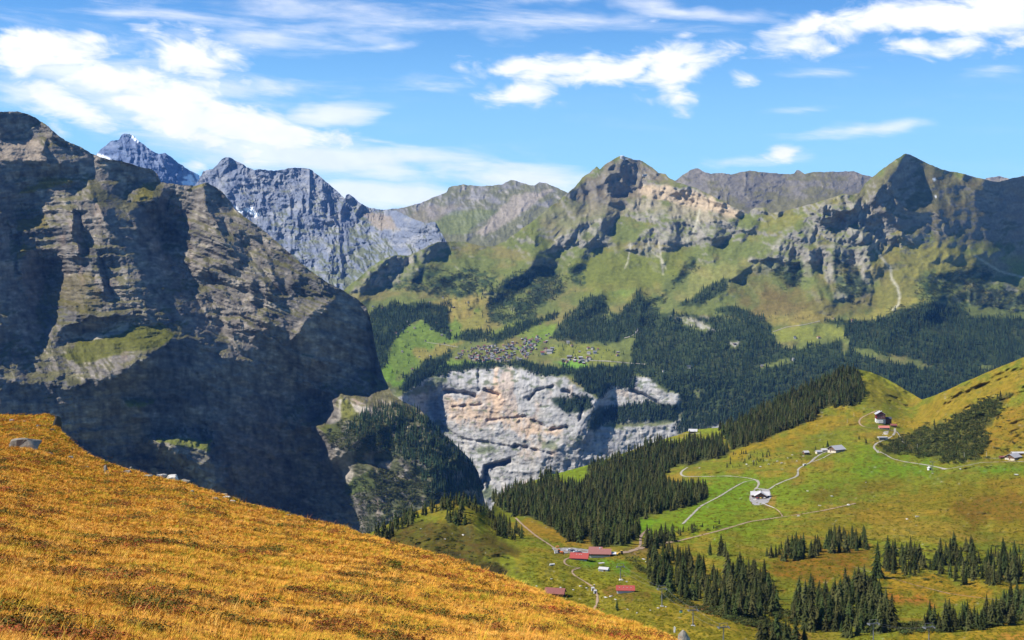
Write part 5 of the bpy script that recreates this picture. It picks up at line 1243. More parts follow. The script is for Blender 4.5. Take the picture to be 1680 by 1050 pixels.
class MB:
    """collects faces for one mesh"""
    def __init__(self): self.v, self.f, self.mi = [], [], []
    def quad(self, pts, mi=0):
        b = len(self.v); self.v += [tuple(p) for p in pts]; self.f.append(tuple(range(b, b + len(pts)))); self.mi.append(mi)
    def box(self, c, s, rz=0.0, mi=0):
        cx, cy, cz = c; sx, sy, sz = s[0] / 2, s[1] / 2, s[2] / 2; co, si = math.cos(rz), math.sin(rz)
        P = [(cx + x * co - y * si, cy + x * si + y * co, cz + z) for z in (-sz, sz) for y in (-sy, sy) for x in (-sx, sx)]
        for q in ((0, 2, 3, 1), (4, 5, 7, 6), (0, 1, 5, 4), (2, 6, 7, 3), (0, 4, 6, 2), (1, 3, 7, 5)): self.quad([P[i] for i in q], mi)
    def tube(self, a, b, r0, r1=None, n=8, mi=0):
        r1 = r0 if r1 is None else r1; a, b = Vector(a), Vector(b); d = (b - a).normalized()
        u = d.orthogonal().normalized(); v = d.cross(u)
        A = [a + (u * math.cos(2 * math.pi * k / n) + v * math.sin(2 * math.pi * k / n)) * r0 for k in range(n)]
        B = [b + (u * math.cos(2 * math.pi * k / n) + v * math.sin(2 * math.pi * k / n)) * r1 for k in range(n)]
        for k in range(n): self.quad([A[k], A[(k + 1) % n], B[(k + 1) % n], B[k]], mi)
        self.quad(A[::-1], mi); self.quad(B, mi)
    def prism(self, prof, x0, x1, mi=0):
        """profile in (y, z) pushed along x"""
        n = len(prof)
        for k in range(n):
            (y0, z0), (y1, z1) = prof[k], prof[(k + 1) % n]
            self.quad([(x0, y0, z0), (x1, y0, z0), (x1, y1, z1), (x0, y1, z1)], mi)
        self.quad([(x0, y, z) for y, z in prof][::-1], mi); self.quad([(x1, y, z) for y, z in prof], mi)
    def mesh(self, name, *mats):
        me = bpy.data.meshes.new(name); me.from_pydata(self.v, [], self.f)
        for m in mats: me.materials.append(m)
        me.polygons.foreach_set('material_index', self.mi); me.update(); return me
    def build(self, name, parent, *mats):
        return link(bpy.data.objects.new(name, self.mesh(name, *mats)), parent)


def root(name, loc, yaw, label, cat, group=None):
    e = link(bpy.data.objects.new(name, None)); e.empty_display_size = 1
    e.location = loc; e.rotation_euler = (0, 0, R(yaw)); return tag(e, label, cat, group)


def at(px, py): return on(cvB, YB, [(px, py)])[0]


def gable(parent, L, Wd, h, rise, wall_m, roof_m, over=.8, base=None, base_h=0, off=(0, 0), ridge_y=False, z0=0.0, names=('wall', 'roof'), thick=.3):
    """walls with gable ends and a two-sided roof, ridge along x (or y)"""
    m = MB()
    zb = z0 - 3.0
    m.prism([(-Wd / 2, z0 + base_h if base else zb), (Wd / 2, z0 + base_h if base else zb), (Wd / 2, z0 + h), (0, z0 + h + rise), (-Wd / 2, z0 + h)], -L / 2, L / 2)
    r = MB(); s = rise / (Wd / 2); e = Wd / 2 + over
    t = thick
    r.prism([(-e, z0 + h - over * s + .02), (0, z0 + h + rise + .02), (0, z0 + h + rise + t), (-e, z0 + h - over * s + t)], -L / 2 - over, L / 2 + over)
    r.prism([(0, z0 + h + rise + .02), (e, z0 + h - over * s + .02), (e, z0 + h - over * s + t), (0, z0 + h + rise + t)], -L / 2 - over, L / 2 + over)
    ms = [m, r]
    if base:
        b = MB(); b.box((0, 0, (zb + z0 + base_h) / 2), (L + .1, Wd + .1, z0 + base_h - zb)); ms.append(b)
    for q in ms:
        q.v = [((-y if ridge_y else x) + off[0], (x if ridge_y else y) + off[1], z) for x, y, z in q.v]
    wo = m.build(names[0], parent, wall_m); ro = r.build(names[1], parent, roof_m)
    if base: ms[2].build('base', parent, base)
    return wo, ro


WIN = MB(); WIN.box((0, 0, 0), (1.3, .14, 1.5)); WIN_ME = WIN.mesh('window', M_GLASS)
FRM = MB()
for (cx, cz, sx, sz) in ((-.72, 0, .16, 1.8), (.72, 0, .16, 1.8), (0, .82, 1.6, .16), (0, -.82, 1.6, .16)): FRM.box((cx, -.03, cz), (sx, .16, sz))
FRM_ME = FRM.mesh('frame', M_WHITE)
DOR = MB(); DOR.box((0, 0, 1.1), (1.4, .16, 2.2)); DOR_ME = DOR.mesh('door', M_WOOD)


def window(parent, x, y, z, face=0):
    o = link(bpy.data.objects.new('window', WIN_ME), parent); o.location = (x, y, z); o.rotation_euler = (0, 0, face)
    f = link(bpy.data.objects.new('frame', FRM_ME), o)
    return o


def door(parent, x, y, z, face=0):
    o = link(bpy.data.objects.new('door', DOR_ME), parent); o.location = (x, y, z); o.rotation_euler = (0, 0, face)


def chimney(roof, x, y, z, h=1.6):
    c = MB(); c.box((x, y, z), (.9, .9, h)); c.build('chimney', roof, M_WHITE)


# ---- roads, tracks and yards laid on the turf
def ribbon(name, pts, width, m, label, lift=.25, cv=cvB, Y=None, step=3.0):
    Y = YB if Y is None else Y
    P = np.array(pts, float); seg = np.hypot(*np.diff(P, axis=0).T); s = np.concatenate([[0], np.cumsum(seg)]); n = max(3, int(s[-1] / step))
    # rounded corners
    t = np.linspace(0, s[-1], n); x, y = np.interp(t, s, P[:, 0]), np.interp(t, s, P[:, 1])
    for _ in range(3):
        x[1:-1] = (x[:-2] + 2 * x[1:-1] + x[2:]) / 4; y[1:-1] = (y[:-2] + 2 * y[1:-1] + y[2:]) / 4
    f = lambda a, b: W(a, b, cv.sample(Y, a, b))
    C = f(x, y); d = np.gradient(C[:, :2], axis=0); d /= np.linalg.norm(d, axis=1, keepdims=True) + 1e-9; nrm = np.stack([-d[:, 1], d[:, 0]], 1)
    e = 1.5; Tu = (f(x + e, y) - f(x - e, y)) / (2 * e); Tv = (f(x, y + e) - f(x, y - e)) / (2 * e)
    det = Tu[:, 0] * Tv[:, 1] - Tu[:, 1] * Tv[:, 0]
    a = (nrm[:, 0] * Tv[:, 1] - nrm[:, 1] * Tv[:, 0]) / det; b = (Tu[:, 0] * nrm[:, 1] - Tu[:, 1] * nrm[:, 0]) / det
    wob = .8 * width * (1 + .4 * fbm(t / 6, t * 0 + len(pts), 3, 71)) / 2
    a, b = np.clip(a, -8, 8), np.clip(b, -8, 8)
    cols = []
    for k in (-1, 0, 1):
        q = f(x + a * wob * k, y + b * wob * k); q[:, 2] += lift + (0.05 if k == 0 else 0); cols.append(q)
    V = np.stack(cols, 1).reshape(-1, 3); idx = np.arange(n * 3).reshape(n, 3)
    Q = np.stack([idx[:-1, :-1], idx[:-1, 1:], idx[1:, 1:], idx[1:, :-1]], -1).reshape(-1, 4)
    tag(link(bpy.data.objects.new(name, np_mesh(name, V, Q, [m]))), label, kind='structure')


def yard(name, poly, m, label, lift=.22):
    P = np.array(poly, float); c = P.mean(0); rings = []
    dense = []
    for k in range(len(P)):
        for t in (0, .34, .67): dense.append(P[k] * (1 - t) + P[(k + 1) % len(P)] * t)
    dense = np.array(dense); n = len(dense)
    pts = np.vstack([c + (dense - c) * r for r in (.02, .35, .7, 1.0)]); V = on(cvB, YB, pts); V[:, 2] += lift
    idx = np.arange(4 * n).reshape(4, n); nx = np.roll(idx, -1, axis=1)
    Q = np.stack([idx[:-1], nx[:-1], nx[1:], idx[1:]], -1).reshape(-1, 4)
    tag(link(bpy.data.objects.new(name, np_mesh(name, V, Q, [m]))), label, kind='structure')


ribbon('path', [(1128, 767), (1118, 773), (1115, 778), (1121, 782), (1155, 782), (1195, 781), (1225, 784), (1240, 787), (1246, 791), (1245, 797), (1239, 803)], 3.6, M_GRAVEL, 'pale gravel path looping from the forest edge to the mountain hut')
ribbon('path', [(1120, 860), (1132, 848), (1150, 830), (1180, 815), (1202, 801), (1220, 791), (1240, 787)], 3.2, M_GRAVEL, 'gravel path climbing from the lower left to the mountain hut')
ribbon('path', [(1246, 804), (1262, 804), (1268, 798), (1285, 790), (1308, 782), (1311, 777), (1307, 772), (1312, 767), (1330, 759), (1338, 750), (1350, 743), (1360, 740)], 3.4, M_GRAVEL, 'gravel road from the mountain hut to the grey-roofed barn')
ribbon('path', [(1333, 758), (1350, 752), (1363, 744), (1372, 742)], 2.2, M_GRAVEL, 'short branch track below the grey-roofed barn')
ribbon('path', [(1108, 889), (1180, 871), (1230, 856), (1300, 846), (1350, 838), (1395, 828), (1404, 826)], 3.0, M_DIRT, 'long pinkish dirt track along the meadow')
ribbon('path', [(1252, 828), (1270, 833), (1280, 840), (1284, 848)], 1.6, M_DIRT, 'narrow dirt path below the mountain hut')
ribbon('path', [(1251, 826), (1262, 831), (1270, 834)], 1.5, M_PALESTONE, 'low pale stone wall below the mountain hut', .6)
ribbon('path', [(1001, 909), (1030, 906), (1055, 898), (1080, 893), (1110, 888)], 5.5, M_DIRT, 'wide dirt road leaving the lift station to the right')
ribbon('path', [(1049, 899), (1052, 890), (1049, 882), (1056, 874), (1064, 868)], 2.6, M_DIRT, 'dirt road climbing into the trees right of the lift station')
ribbon('path', [(846, 850), (858, 862), (880, 880), (900, 893), (918, 905), (940, 904), (966, 905)], 2.6, M_DIRT, 'dirt road from the knoll down to the lift station')
ribbon('path', [(936, 915), (924, 919), (926, 926), (940, 931), (952, 932)], 1.8, M_DIRT, 'footpath curving round the lawn below the red-roofed house')
ribbon('path', [(952, 932), (937, 936), (940, 943), (960, 955), (974, 964), (980, 975), (980, 990), (972, 1004)], 1.7, M_DIRT, 'footpath winding down across the pasture')
ribbon('path', [(1440, 673), (1424, 680), (1412, 686), (1408, 692), (1411, 698), (1420, 701), (1440, 703), (1462, 706)], 3.0, M_DIRT, 'railway loop and path bending round below the red hotel')
ribbon('path', [(1468, 703), (1469, 711), (1462, 717), (1450, 722), (1438, 727), (1432, 733), (1436, 739), (1452, 745), (1462, 752), (1480, 757), (1500, 760), (1520, 763), (1540, 767), (1552, 770)], 3.6, M_GRAVEL, 'pale road winding down from the railway halt')
ribbon('path', [(1545, 770), (1552, 770), (1580, 765), (1610, 759), (1640, 758), (1700, 757)], 3.0, M_GRAVEL, 'pale road running along below the thicket to the right edge')
ribbon('path', [(1612, 752), (1640, 752)], 1.8, M_GRAVEL, 'short pale track before the grey farm')
ribbon('railway', [(1462, 706), (1472, 708), (1477, 715), (1481, 723), (1484, 733)], 3.5, M_GRAVEL, 'ballast of the mountain railway beside the thicket')
ribbon('railway', [(1472, 708), (1477.5, 715), (1481.5, 723), (1484.5, 733)], 1.4, M_DARK, 'dark rails of the mountain railway beside the thicket', .45)
ribbon('path', [(1085, 714), (1120, 712), (1150, 711)], 2.0, M_GRAVEL, 'pale track in front of the clearing farm')
ribbon('ditch', [(1400, 930), (1500, 960), (1560, 975), (1640, 985)], .8, M_DIRT, 'thin cattle trail across the golden clearing')
yard('yard', [(1229, 820), (1230, 812), (1234, 806), (1242, 801), (1262, 803), (1266, 815), (1260, 825), (1246, 829), (1236, 829)], M_ASPHALT, 'grey paved yard round the mountain hut')
yard('yard', [(905, 899), (940, 899), (966, 902), (1006, 906), (1006, 912), (966, 912), (935, 908), (912, 908)], M_ASPHALT, 'grey parking yard beside the lift station')
yard('yard', [(1450, 708), (1458, 707), (1457, 713), (1447, 714)], M_GRAVEL, 'pale forecourt above the white shed')

# ---- the red hotel and the railway halt
h = root('mountain_hotel', at(1444, 692), -6, 'large oxblood timber hotel with white base and grey gable roof', 'hotel')
h.scale = (.85, .85, .85)
w_, r_ = gable(h, 17, 16, 15, 4.6, M_REDWOOD, M_GREYROOF, 1.6, M_WHITE, 6.0, ridge_y=True)
for zz in (8, 11, 14):
    for xx in (-5.2, -1.8, 1.8, 5.2): window(h, xx, -8.56, zz)
for xx in (-4, 0, 4): window(h, xx, -8.62, 3.5)
chimney(r_, 3, 2, 19.6, 2.4)
b = MB(); b.box((0, -9.4, 6.6), (15, 1.6, .25)); b.box((0, -10.1, 7.2), (15, .1, .9)); b.build('balcony', h, M_WOOD)
b = MB(); b.box((-1, -10.5, 1.5), (9, 4.6, 5.0)); b.build('porch', h, M_WHITE)
gable(h, 13, 10, 6, 2.6, M_WOOD, M_DARKROOF, .8, off=(13.5, 3), names=('annex_wall', 'annex_roof'))
h = root('station_building', at(1450, 704), -2, 'low salmon-roofed station house below the red hotel', 'station')
gable(h, 15, 6, 2.6, 2.4, M_CREAM, mat('salmon_roof', (.50, .17, .13), var=.25), .7)
for xx in (-5, -2, 1, 4): window(h, xx, -3.06, 1.4)
door(h, 6.2, -3.06, 0)
h = root('shed', at(1466, 700), -8, 'small dark red roofed hut right of the station house', 'hut')
gable(h, 9, 5, 2.4, 1.8, M_WOOD, M_BROWNROOF, .6); door(h, 0, -2.56, 0)
h = root('flat_shed', at(1448, 721), 4, 'white flat-roofed shed with dark opening beside the winding road', 'shed')
b = MB(); b.box((0, 0, 1.4), (13, 6, 3.6)); b.build('wall', h, M_WHITE)
b = MB(); b.box((0, 0, 3.45), (14, 7.4, .5)); b.build('roof', h, M_PALEROOF)
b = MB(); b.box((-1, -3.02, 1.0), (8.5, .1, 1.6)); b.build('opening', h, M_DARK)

# ---- grey-roofed barn and the little huts beside it
h = root('barn', at(1372, 741), 32, 'big barn with grey roof beside the gravel road', 'barn')
w_, r_ = gable(h, 17, 15, 4.2, 4.2, M_WOOD, M_GREYROOF, 1.4, M_CREAM, 2.0)
for yy in (-4, 0, 4): window(h, -8.58, yy, 3.2, R(90))
door(h, -8.6, 2.2, 0, R(90))
for (x, y, L, yaw, rm, lab) in ((1322, 745, 7, 20, M_PALEROOF, 'leftmost tiny hut of the row left of the big grey barn'), (1343, 744, 7.5, 15, M_GREYROOF, 'middle hut of the row left of the big grey barn'), (1353, 741, 9, 12, M_PALEROOF, 'pale-roofed hut nearest the big grey barn')):
    h = root('hut', at(x, y), yaw, lab, 'hut', 'huts in a row by the grey barn')
    gable(h, L, 5.5, 2.6, 1.8, M_CREAM if L > 7 else M_WOOD, rm, .6); door(h, L / 2 - 1.5, -2.82, 0); window(h, -1, -2.82, 1.5)
h = root('trailer', at(1320, 764), 30, 'small white trailer parked beside the gravel road', 'trailer')
b = MB(); b.box((0, 0, 1.3), (4.2, 2, 1.9)); b.build('body', h, M_WHITE)
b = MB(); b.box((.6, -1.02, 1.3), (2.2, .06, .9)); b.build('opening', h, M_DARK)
for sy in (-1, 1):
    b = MB(); b.tube((0, sy * .85, .35), (0, sy * 1.05, .35), .35, n=10); b.build('wheel', h, M_DARK)

# ---- the mountain hut with crossed gables
h = root('mountain_hut', at(1247, 818), -8, 'mountain hut with crossed grey roofs standing alone on the meadow', 'hut')
gable(h, 18, 9, 4.2, 2.6, M_WOOD, M_PALEROOF, 1.2, M_WHITE, 1.2, off=(0, 4))
gable(h, 11, 11, 4.4, 3.1, M_WOOD, M_PALEROOF, 1.6, M_WHITE, 1.2, off=(.5, -.5), ridge_y=True, names=('front_wall', 'front_roof'))
for xx in (-3.2, -.2, 2.8): window(h, xx + .5, -6.08, 3.1)
door(h, 4.4, -6.08, 0)
b = MB(); b.box((0, -8.2, .15), (15, 4.2, .3)); b.build('terrace', h, M_PALESTONE)
for i, (xx, yy, mm) in enumerate(((-4.5, -8, M_REDROOF), (-1, -8.6, M_YELLOW), (3.5, -8.2, M_WHITE))):
    p = root('parasol', Vector(at(1247, 818)) + Vector((xx, yy, .3)), 0, ['red parasol on the left of the hut terrace', 'yellow parasol in the middle of the hut terrace', 'white parasol on the right of the hut terrace'][i], 'parasol')
    b = MB(); b.tube((0, 0, 0), (0, 0, 2.3), .04); b.build('pole', p, M_STEEL)
    b = MB(); b.tube((0, 0, 1.95), (0, 0, 2.45), 1.5, .05, 8); b.build('canopy', p, mm)
for i, (x, y, lab) in enumerate(((1233, 828, 'red sign at the left corner of the hut yard'), (1247, 787.5, 'small orange sign at the bend of the gravel path'))):
    s = root('signpost', at(x, y), 0, lab, 'sign')
    b = MB(); b.tube((0, 0, 0), (0, 0, 1.6), .06); b.build('post', s, M_STEEL)
    b = MB(); b.box((0, -.08, 1.6), (1.3, .08, .9)); b.build('board', s, M_REDROOF if i == 0 else M_ORANGE)

# ---- farms
h = root('farmhouse', at(1662, 753), 40, 'farm with wide grey roof at the right edge of the view', 'farm')
w_, r_ = gable(h, 15, 12, 3.2, 3.2, M_WOOD, M_GREYROOF, 1.2, M_CREAM, 1.4); door(h, -7.6, 0, 0, R(90)); window(h, -7.58, 3, 2.4, R(90))
h = root('long_shed', at(1676, 746), 4, 'long low pale-roofed shed behind the grey farm', 'shed'); gable(h, 24, 5, 2.2, 1.2, M_WOOD, M_PALEROOF, .6)
h = root('woodshed', at(1646, 752), 5, 'low brown-roofed woodshed left of the grey farm', 'shed'); gable(h, 9, 4, 1.8, 1.0, M_WOOD, M_BROWNROOF, .5)
h = root('clearing_farm', at(1137, 710), -12, 'pale-roofed farm in the bright forest clearing', 'farm'); gable(h, 13, 9, 3.4, 3.0, M_WOOD, M_PALEROOF, 1.2); window(h, -3, -4.56, 2); door(h, 2, -4.56, 0)
h = root('pump_house', at(1525, 771), 12, 'tiny white hut with dark doorway below the pale road', 'hut')
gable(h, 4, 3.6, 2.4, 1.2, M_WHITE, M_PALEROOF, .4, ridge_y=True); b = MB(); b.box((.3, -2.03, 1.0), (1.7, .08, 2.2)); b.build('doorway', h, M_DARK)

# ---- lift station and the red roofs
h = root('lift_station', at(984, 914), -4, 'long lift station with faded red-brown roof and white base', 'station')
gable(h, 15, 9, 3.6, 2.4, M_WHITE, M_PINKROOF, 1.0)
gable(h, 9, 6, 5.0, 1.6, M_WOOD, M_PINKROOF, .6, off=(-3, 3.5), names=('upper_wall', 'upper_roof'))
b = MB(); b.box((0, -4.54, 2.6), (14, .1, 1.1)); b.build('window_band', h, M_GLASS)
b = MB(); b.box((9.6, -.5, 3.2), (5, 7, .3)); b.box((11.9, -3.6, .6), (.35, .35, 5)); b.box((11.9, 2.6, .6), (.35, .35, 5)); b.build('canopy', h, M_WHITE)
b = MB(); b.box((9.4, .5, .6), (4, 5, 4.6)); b.build('shade_block', h, M_DARKROOF)  # dark box standing in for the shaded gable end under the canopy
chimney(h.children[1], 0, 0, 6.4, 1.4)
h = root('red_roof_house', at(951, 918), -10, 'house under a bright red hipped roof on the green lawn', 'house')
w_, r_ = gable(h, 11, 8.5, 2.4, 2.3, M_WOOD, M_REDROOF, 1.3)
b = MB(); b.prism([(-4.4, -.5), (-4.0, -.5), (-4.0, 1.0), (-4.4, 1.0)], -5.6, 5.6); b.build('base', h, M_WHITE)
b = MB()
for xx in (-2, 0, 1.4): b.box((xx, -1.4, 4.15), (.9, 1.1, .12))
b.build('snow_guard', r_, M_WHITE)
h = root('cow_barn', at(1026, 972), -3, 'long barn with bright red roof and row of skylights', 'barn')
w_, r_ = gable(h, 10.2, 5.5, 2.2, 1.9, M_WHITE, M_REDROOF, .7)
for i, xx in enumerate((-3.6, -1.2, 1.0, 3.4)):
    b = MB(); b.box((xx, -1.5, 3.40), (.55, .5, .18)); b.build('skylight', r_, M_PALEROOF)
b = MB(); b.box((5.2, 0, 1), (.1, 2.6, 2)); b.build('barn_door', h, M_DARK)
h = root('old_barn', at(911, 977), -14, 'barn with faded brown-red roof at the edge of the orange slope', 'barn')
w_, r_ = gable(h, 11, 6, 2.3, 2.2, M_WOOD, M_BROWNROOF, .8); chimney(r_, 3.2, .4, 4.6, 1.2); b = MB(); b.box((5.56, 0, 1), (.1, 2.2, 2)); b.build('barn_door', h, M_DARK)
h = root('white_shed', at(991, 937), -20, 'white-roofed shed at the lower edge of the green lawn', 'shed'); gable(h, 6.2, 5, 1.7, .9, M_WHITE, M_PALEROOF, .4); door(h, 1, -2.55, -.4)
h = root('small_shelter', at(987, 928), 24, 'smaller flat white shelter above the white-roofed shed', 'shelter')
b = MB(); b.box((0, 0, 1.9), (4.2, 2.4, .16)); b.build('roof', h, M_PALEROOF)
for sx in (-1, 1):
    for sy in (-1, 1): b = MB(); b.tube((sx * 1.9, sy * 1.0, -.5), (sx * 1.9, sy * 1.0, 1.85), .07); b.build('leg', h, M_STEEL)
h = root('tank_trailer', at(906, 929), 14, 'white water trough trailer on the pasture left of the lawn', 'trailer')
b = MB(); b.tube((-1.7, 0, 1.2), (1.7, 0, 1.2), .62, n=12); b.build('tank', h, M_WHITE)
b = MB(); b.box((0, 0, .55), (3.8, .9, .14)); b.build('frame', h, M_STEEL)
for sy in (-1, 1): b = MB(); b.tube((0, sy * .5, .3), (0, sy * .7, .3), .36, n=10); b.build('wheel', h, M_DARK)
for (x, y, lab) in ((972.5, 969.5, 'upper of two small white cabins beside the footpath'), (976.5, 974, 'lower of two small white cabins beside the footpath')):
    h = root('cabin', at(x, y), 8, lab, 'cabin', 'white cabins beside the footpath'); gable(h, 1.6, 1.5, 1.7, .5, M_WHITE, M_PALEROOF, .15); b = MB(); b.box((0, -.76, .7), (.6, .05, 1.4)); b.build('door', h, M_WOOD)

# ---- vehicles on the station yard
def car(px, py, yaw, paint, label):
    c = root('parked_car', at(px, py) + np.array([0, 0, .35]), yaw, label, 'car', 'cars parked beside the lift station')
    b = MB(); b.prism([(-.85, .35), (.85, .35), (.88, .75), (.82, 1.0), (-.82, 1.0), (-.88, .75)], -2.1, 2.1); b.build('body', c, paint)
    b = MB(); b.v = []; prof = [(-1.35, 1.0), (1.5, 1.0), (.75, 1.5), (-.95, 1.5)]
    for sy in (-.78, .78): b.quad([(x, sy * (1 if z < 1.2 else .86), z) for x, z in prof])
    for k in range(4):
        (x0, z0), (x1, z1) = prof[k], prof[(k + 1) % 4]; a0, a1 = .78 * (1 if z0 < 1.2 else .86), .78 * (1 if z1 < 1.2 else .86)
        b.quad([(x0, -a0, z0), (x1, -a1, z1), (x1, a1, z1), (x0, a0, z0)])
    b.build('cabin', c, M_GLASS)
    b = MB(); b.box((-.1, 0, 1.52), (1.6, 1.3, .05)); b.build('roof', c, paint)
    for sx in (-1.3, 1.3):
        for sy in (-1, 1): b = MB(); b.tube((sx, sy * .7, .33), (sx, sy * .9, .33), .33, n=10); b.build('wheel', c, M_DARK)
car(934.5, 904.5, 15, M_CARWHITE, 'white car at the left end of the parked row')
car(940, 905.5, 12, M_CARDARK, 'dark car in the middle of the parked row')
car(945.5, 907, 10, M_CARWHITE, 'second white car right of the dark car')
car(950.5, 908.5, 8, M_CARDARK, 'dark car nearest to the lift station')
car(963, 914, 70, M_CARWHITE, 'white van between the red roof and the lift station')


def tractor(px, py, yaw, paint, label, blade):
    c = root('tractor', at(px, py) + np.array([0, 0, .3]), yaw, label, 'tractor')
    b = MB(); b.box((-.6, 0, 1.1), (2.6, 1.1, .9)); b.build('body', c, paint)
    b = MB(); b.box((.9, 0, 1.9), (1.3, 1.3, 1.5)); b.build('cab', c, M_GLASS)
    b = MB(); b.box((.9, 0, 2.72), (1.5, 1.5, .14)); b.build('cab_roof', c, paint)
    for sx, r in ((-1.4, .5), (.9, .8)):
        for sy in (-1, 1): b = MB(); b.tube((sx, sy * .65, r), (sx, sy * 1.05, r), r, n=12); b.build('wheel', c, M_DARK)
    if blade: b = MB(); b.box((-2.4, 0, .7), (.25, 2.6, 1.0)); b.box((-2.0, 0, .7), (.8, .25, .25)); b.build('blade', c, paint)
tractor(919, 908, 150, M_ORANGE, 'orange tractor at the left end of the yard', True)
tractor(1018, 910, 20, M_YELLOW, 'pale yellow tractor right of the lift station', True)
h = root('container', at(914.5, 900), 5, 'small yellow container above the orange tractor', 'container'); b = MB(); b.box((0, 0, 1.0), (2.4, 1.4, 1.6)); b.build('body', h, M_YELLOW); b = MB(); b.box((0, 0, 1.86), (2.6, 1.6, .12)); b.build('lid', h, M_ORANGE)
h = root('water_tank', at(911, 908), 0, 'small white tank left of the orange tractor', 'tank'); b = MB(); b.tube((0, 0, -.2), (0, 0, 1.5), .75, n=12); b.build('body', h, M_WHITE); b = MB(); b.tube((0, 0, 1.5), (0, 0, 1.75), .75, .2, 12); b.build('lid', h, M_STEEL)

# ---- chairlift towers
def tower(px, py, Hm, yaw, label, lattice=False):
    t = root('lift_tower', at(px, py), yaw, label, 'lift tower', 'chairlift towers on the meadows')
    if lattice:
        b = MB()
        for sx in (-1, 1):
            for sy in (-1, 1): b.tube((sx * 1.0, sy * 1.0, -1), (sx * .35, sy * .35, Hm), .10, .08, 5)
        for k in range(6):
            z0, z1 = Hm * k / 6, Hm * (k + 1) / 6; a0, a1 = 1 - .65 * k / 6, 1 - .65 * (k + 1) / 6; s = 1 if k % 2 else -1
            for sy in (-1, 1): b.tube((-s * a0, sy * a0, z0), (s * a1, sy * a1, z1), .06, n=4)
        b.build('mast', t, M_STEEL)
    else:
        b = MB(); b.tube((0, 0, -1), (0, 0, Hm), .36, .22, 12); b.build('mast', t, M_STEEL)
    b = MB(); b.box((0, 0, Hm), (5.2, .42, .45)); b.build('crossarm', t, M_STEEL)
    for sx in (-1, 1):
        b = MB(); b.box((sx * 2.5, 0, Hm - .25), (.35, 3.2, .35))
        for k in range(4): b.tube((sx * 2.5 - .12, -1.2 + k * .8, Hm + .05), (sx * 2.5 + .12, -1.2 + k * .8, Hm + .05), .26, n=8)
        b.build('sheave_train', t, M_STEEL)
    b = MB()
    for sx in (-1, 1): b.tube((sx * 2.0, 0, Hm), (sx * 2.0, 0, Hm + 1.9), .11, n=6)
    b.tube((-2.0, 0, Hm + 1.9), (2.0, 0, Hm + 1.9), .10, n=6); b.build('frame', t, M_STEEL)
    b = MB(); b.box((0, 0, -.2), (1.9, 1.9, 1.1)); b.build('base', t, M_PALESTONE)
    return np.array(t.location) + np.array([0, 0, Hm])
T1 = tower(1433, 1066, 12.5, 12, 'steel lift tower in front of the central grove at the bottom edge')
T2 = tower(1524, 1060, 9.0, 14, 'steel lift tower on the golden rise at the bottom right')
T3 = tower(1137, 1027, 8.2, 8, 'lift tower on the pasture right of the bare earth scar'); T4 = tower(1086, 995, 10.0, 8, 'lift tower left of the dense left grove')
T5 = tower(1187, 1062, 9.5, 10, 'lift tower at the bottom edge right of the split boulder'); T6 = tower(1018, 952, 8.8, 6, 'lift tower on the pale stones below the green lawn')
T7 = tower(1530, 777, 13.5, 10, 'lattice lift tower beside the tiny white hut', True)
for (a, c, lab) in ((T6, T4, 'lift cable between the towers left of the left grove'), (T4, T3, 'lift cable across the pasture'), (T3, T5, 'lift cable running down to the bottom edge'), (T1, T2, 'lift cable between the two towers at the bottom right')):
    b = MB(); n = 14
    for sx in (-2.5, 2.5):
        pts = [a + (c - a) * k / n + np.array([sx, 0, .3 - 6.0 * (k / n) * (1 - k / n)]) for k in range(n + 1)]
        for k in range(n): b.tube(pts[k], pts[k + 1], .035, n=4)
    tag(b.build('lift_cable', None, M_STEEL), lab, 'cable')
ch = T4 + (T3 - T4) * .78 + np.array([-2.5, 0, -.75])
g = root('lift_chair', ch, 0, 'white and green lift chair hanging beside the bare earth scar', 'lift chair')
b = MB(); b.tube((0, 0, .3), (0, 0, -2.0), .06); b.build('hanger', g, M_STEEL)
b = MB(); b.box((0, 0, -3.1), (1.5, .8, .25)); b.build('seat', g, M_GREEN)
b = MB(); b.box((0, .4, -2.6), (1.5, .15, 1.0)); b.build('backrest', g, M_WHITE)
b = MB(); b.box((0, 0, -2.0), (1.6, .9, .14)); b.build('hood', g, M_DARK)
for i, (x, y, hh) in enumerate(((1618.5, 752, 8), (1582, 753, 8), (1401, 684, 7), (1390, 694, 7), (1505, 737, 7))):
    p = root('utility_pole', at(x, y), 0, ['pale pole at the right end of the thicket', 'pale pole standing in the thicket', 'upper thin pole left of the railway loop', 'lower thin pole left of the railway loop', 'thin pole at the left of the thicket'][i], 'pole', 'poles along the line')
    b = MB(); b.tube((0, 0, -.5), (0, 0, hh), .16, .11, 6); b.build('shaft', p, M_PALESTONE); b = MB(); b.box((0, 0, hh - .5), (1.6, .12, .12)); b.build('crossarm', p, M_STEEL)

# ---- village on the cliff shelf and scattered chalets, seen from more than six kilometres
def chalet_mesh(L, Wd, hh, rise, wm, rm):
    m = MB(); m.prism([(-Wd / 2, -4), (Wd / 2, -4), (Wd / 2, hh), (0, hh + rise), (-Wd / 2, hh)], -L / 2, L / 2, 0)
    e = Wd / 2 + 1.2; s = rise / (Wd / 2)
    m.prism([(-e, hh - 1.2 * s + .05), (0, hh + rise + .05), (e, hh - 1.2 * s + .05), (e, hh - 1.2 * s + .5), (0, hh + rise + .5), (-e, hh - 1.2 * s + .5)], -L / 2 - 1.3, L / 2 + 1.3, 1)
    return m.mesh('chalet', wm, rm)
M_VW = mat('faded_plaster', (.46, .42, .36), var=.3, scale=.3); M_VC = mat('tan_plaster', (.40, .31, .21), var=.3, scale=.3)
M_VR = mat('weathered_red_tile', (.24, .11, .075), var=.3, scale=.3); M_VG = mat('weathered_grey_tile', (.20, .19, .185), var=.3, scale=.3)
rv = np.random.default_rng(21)
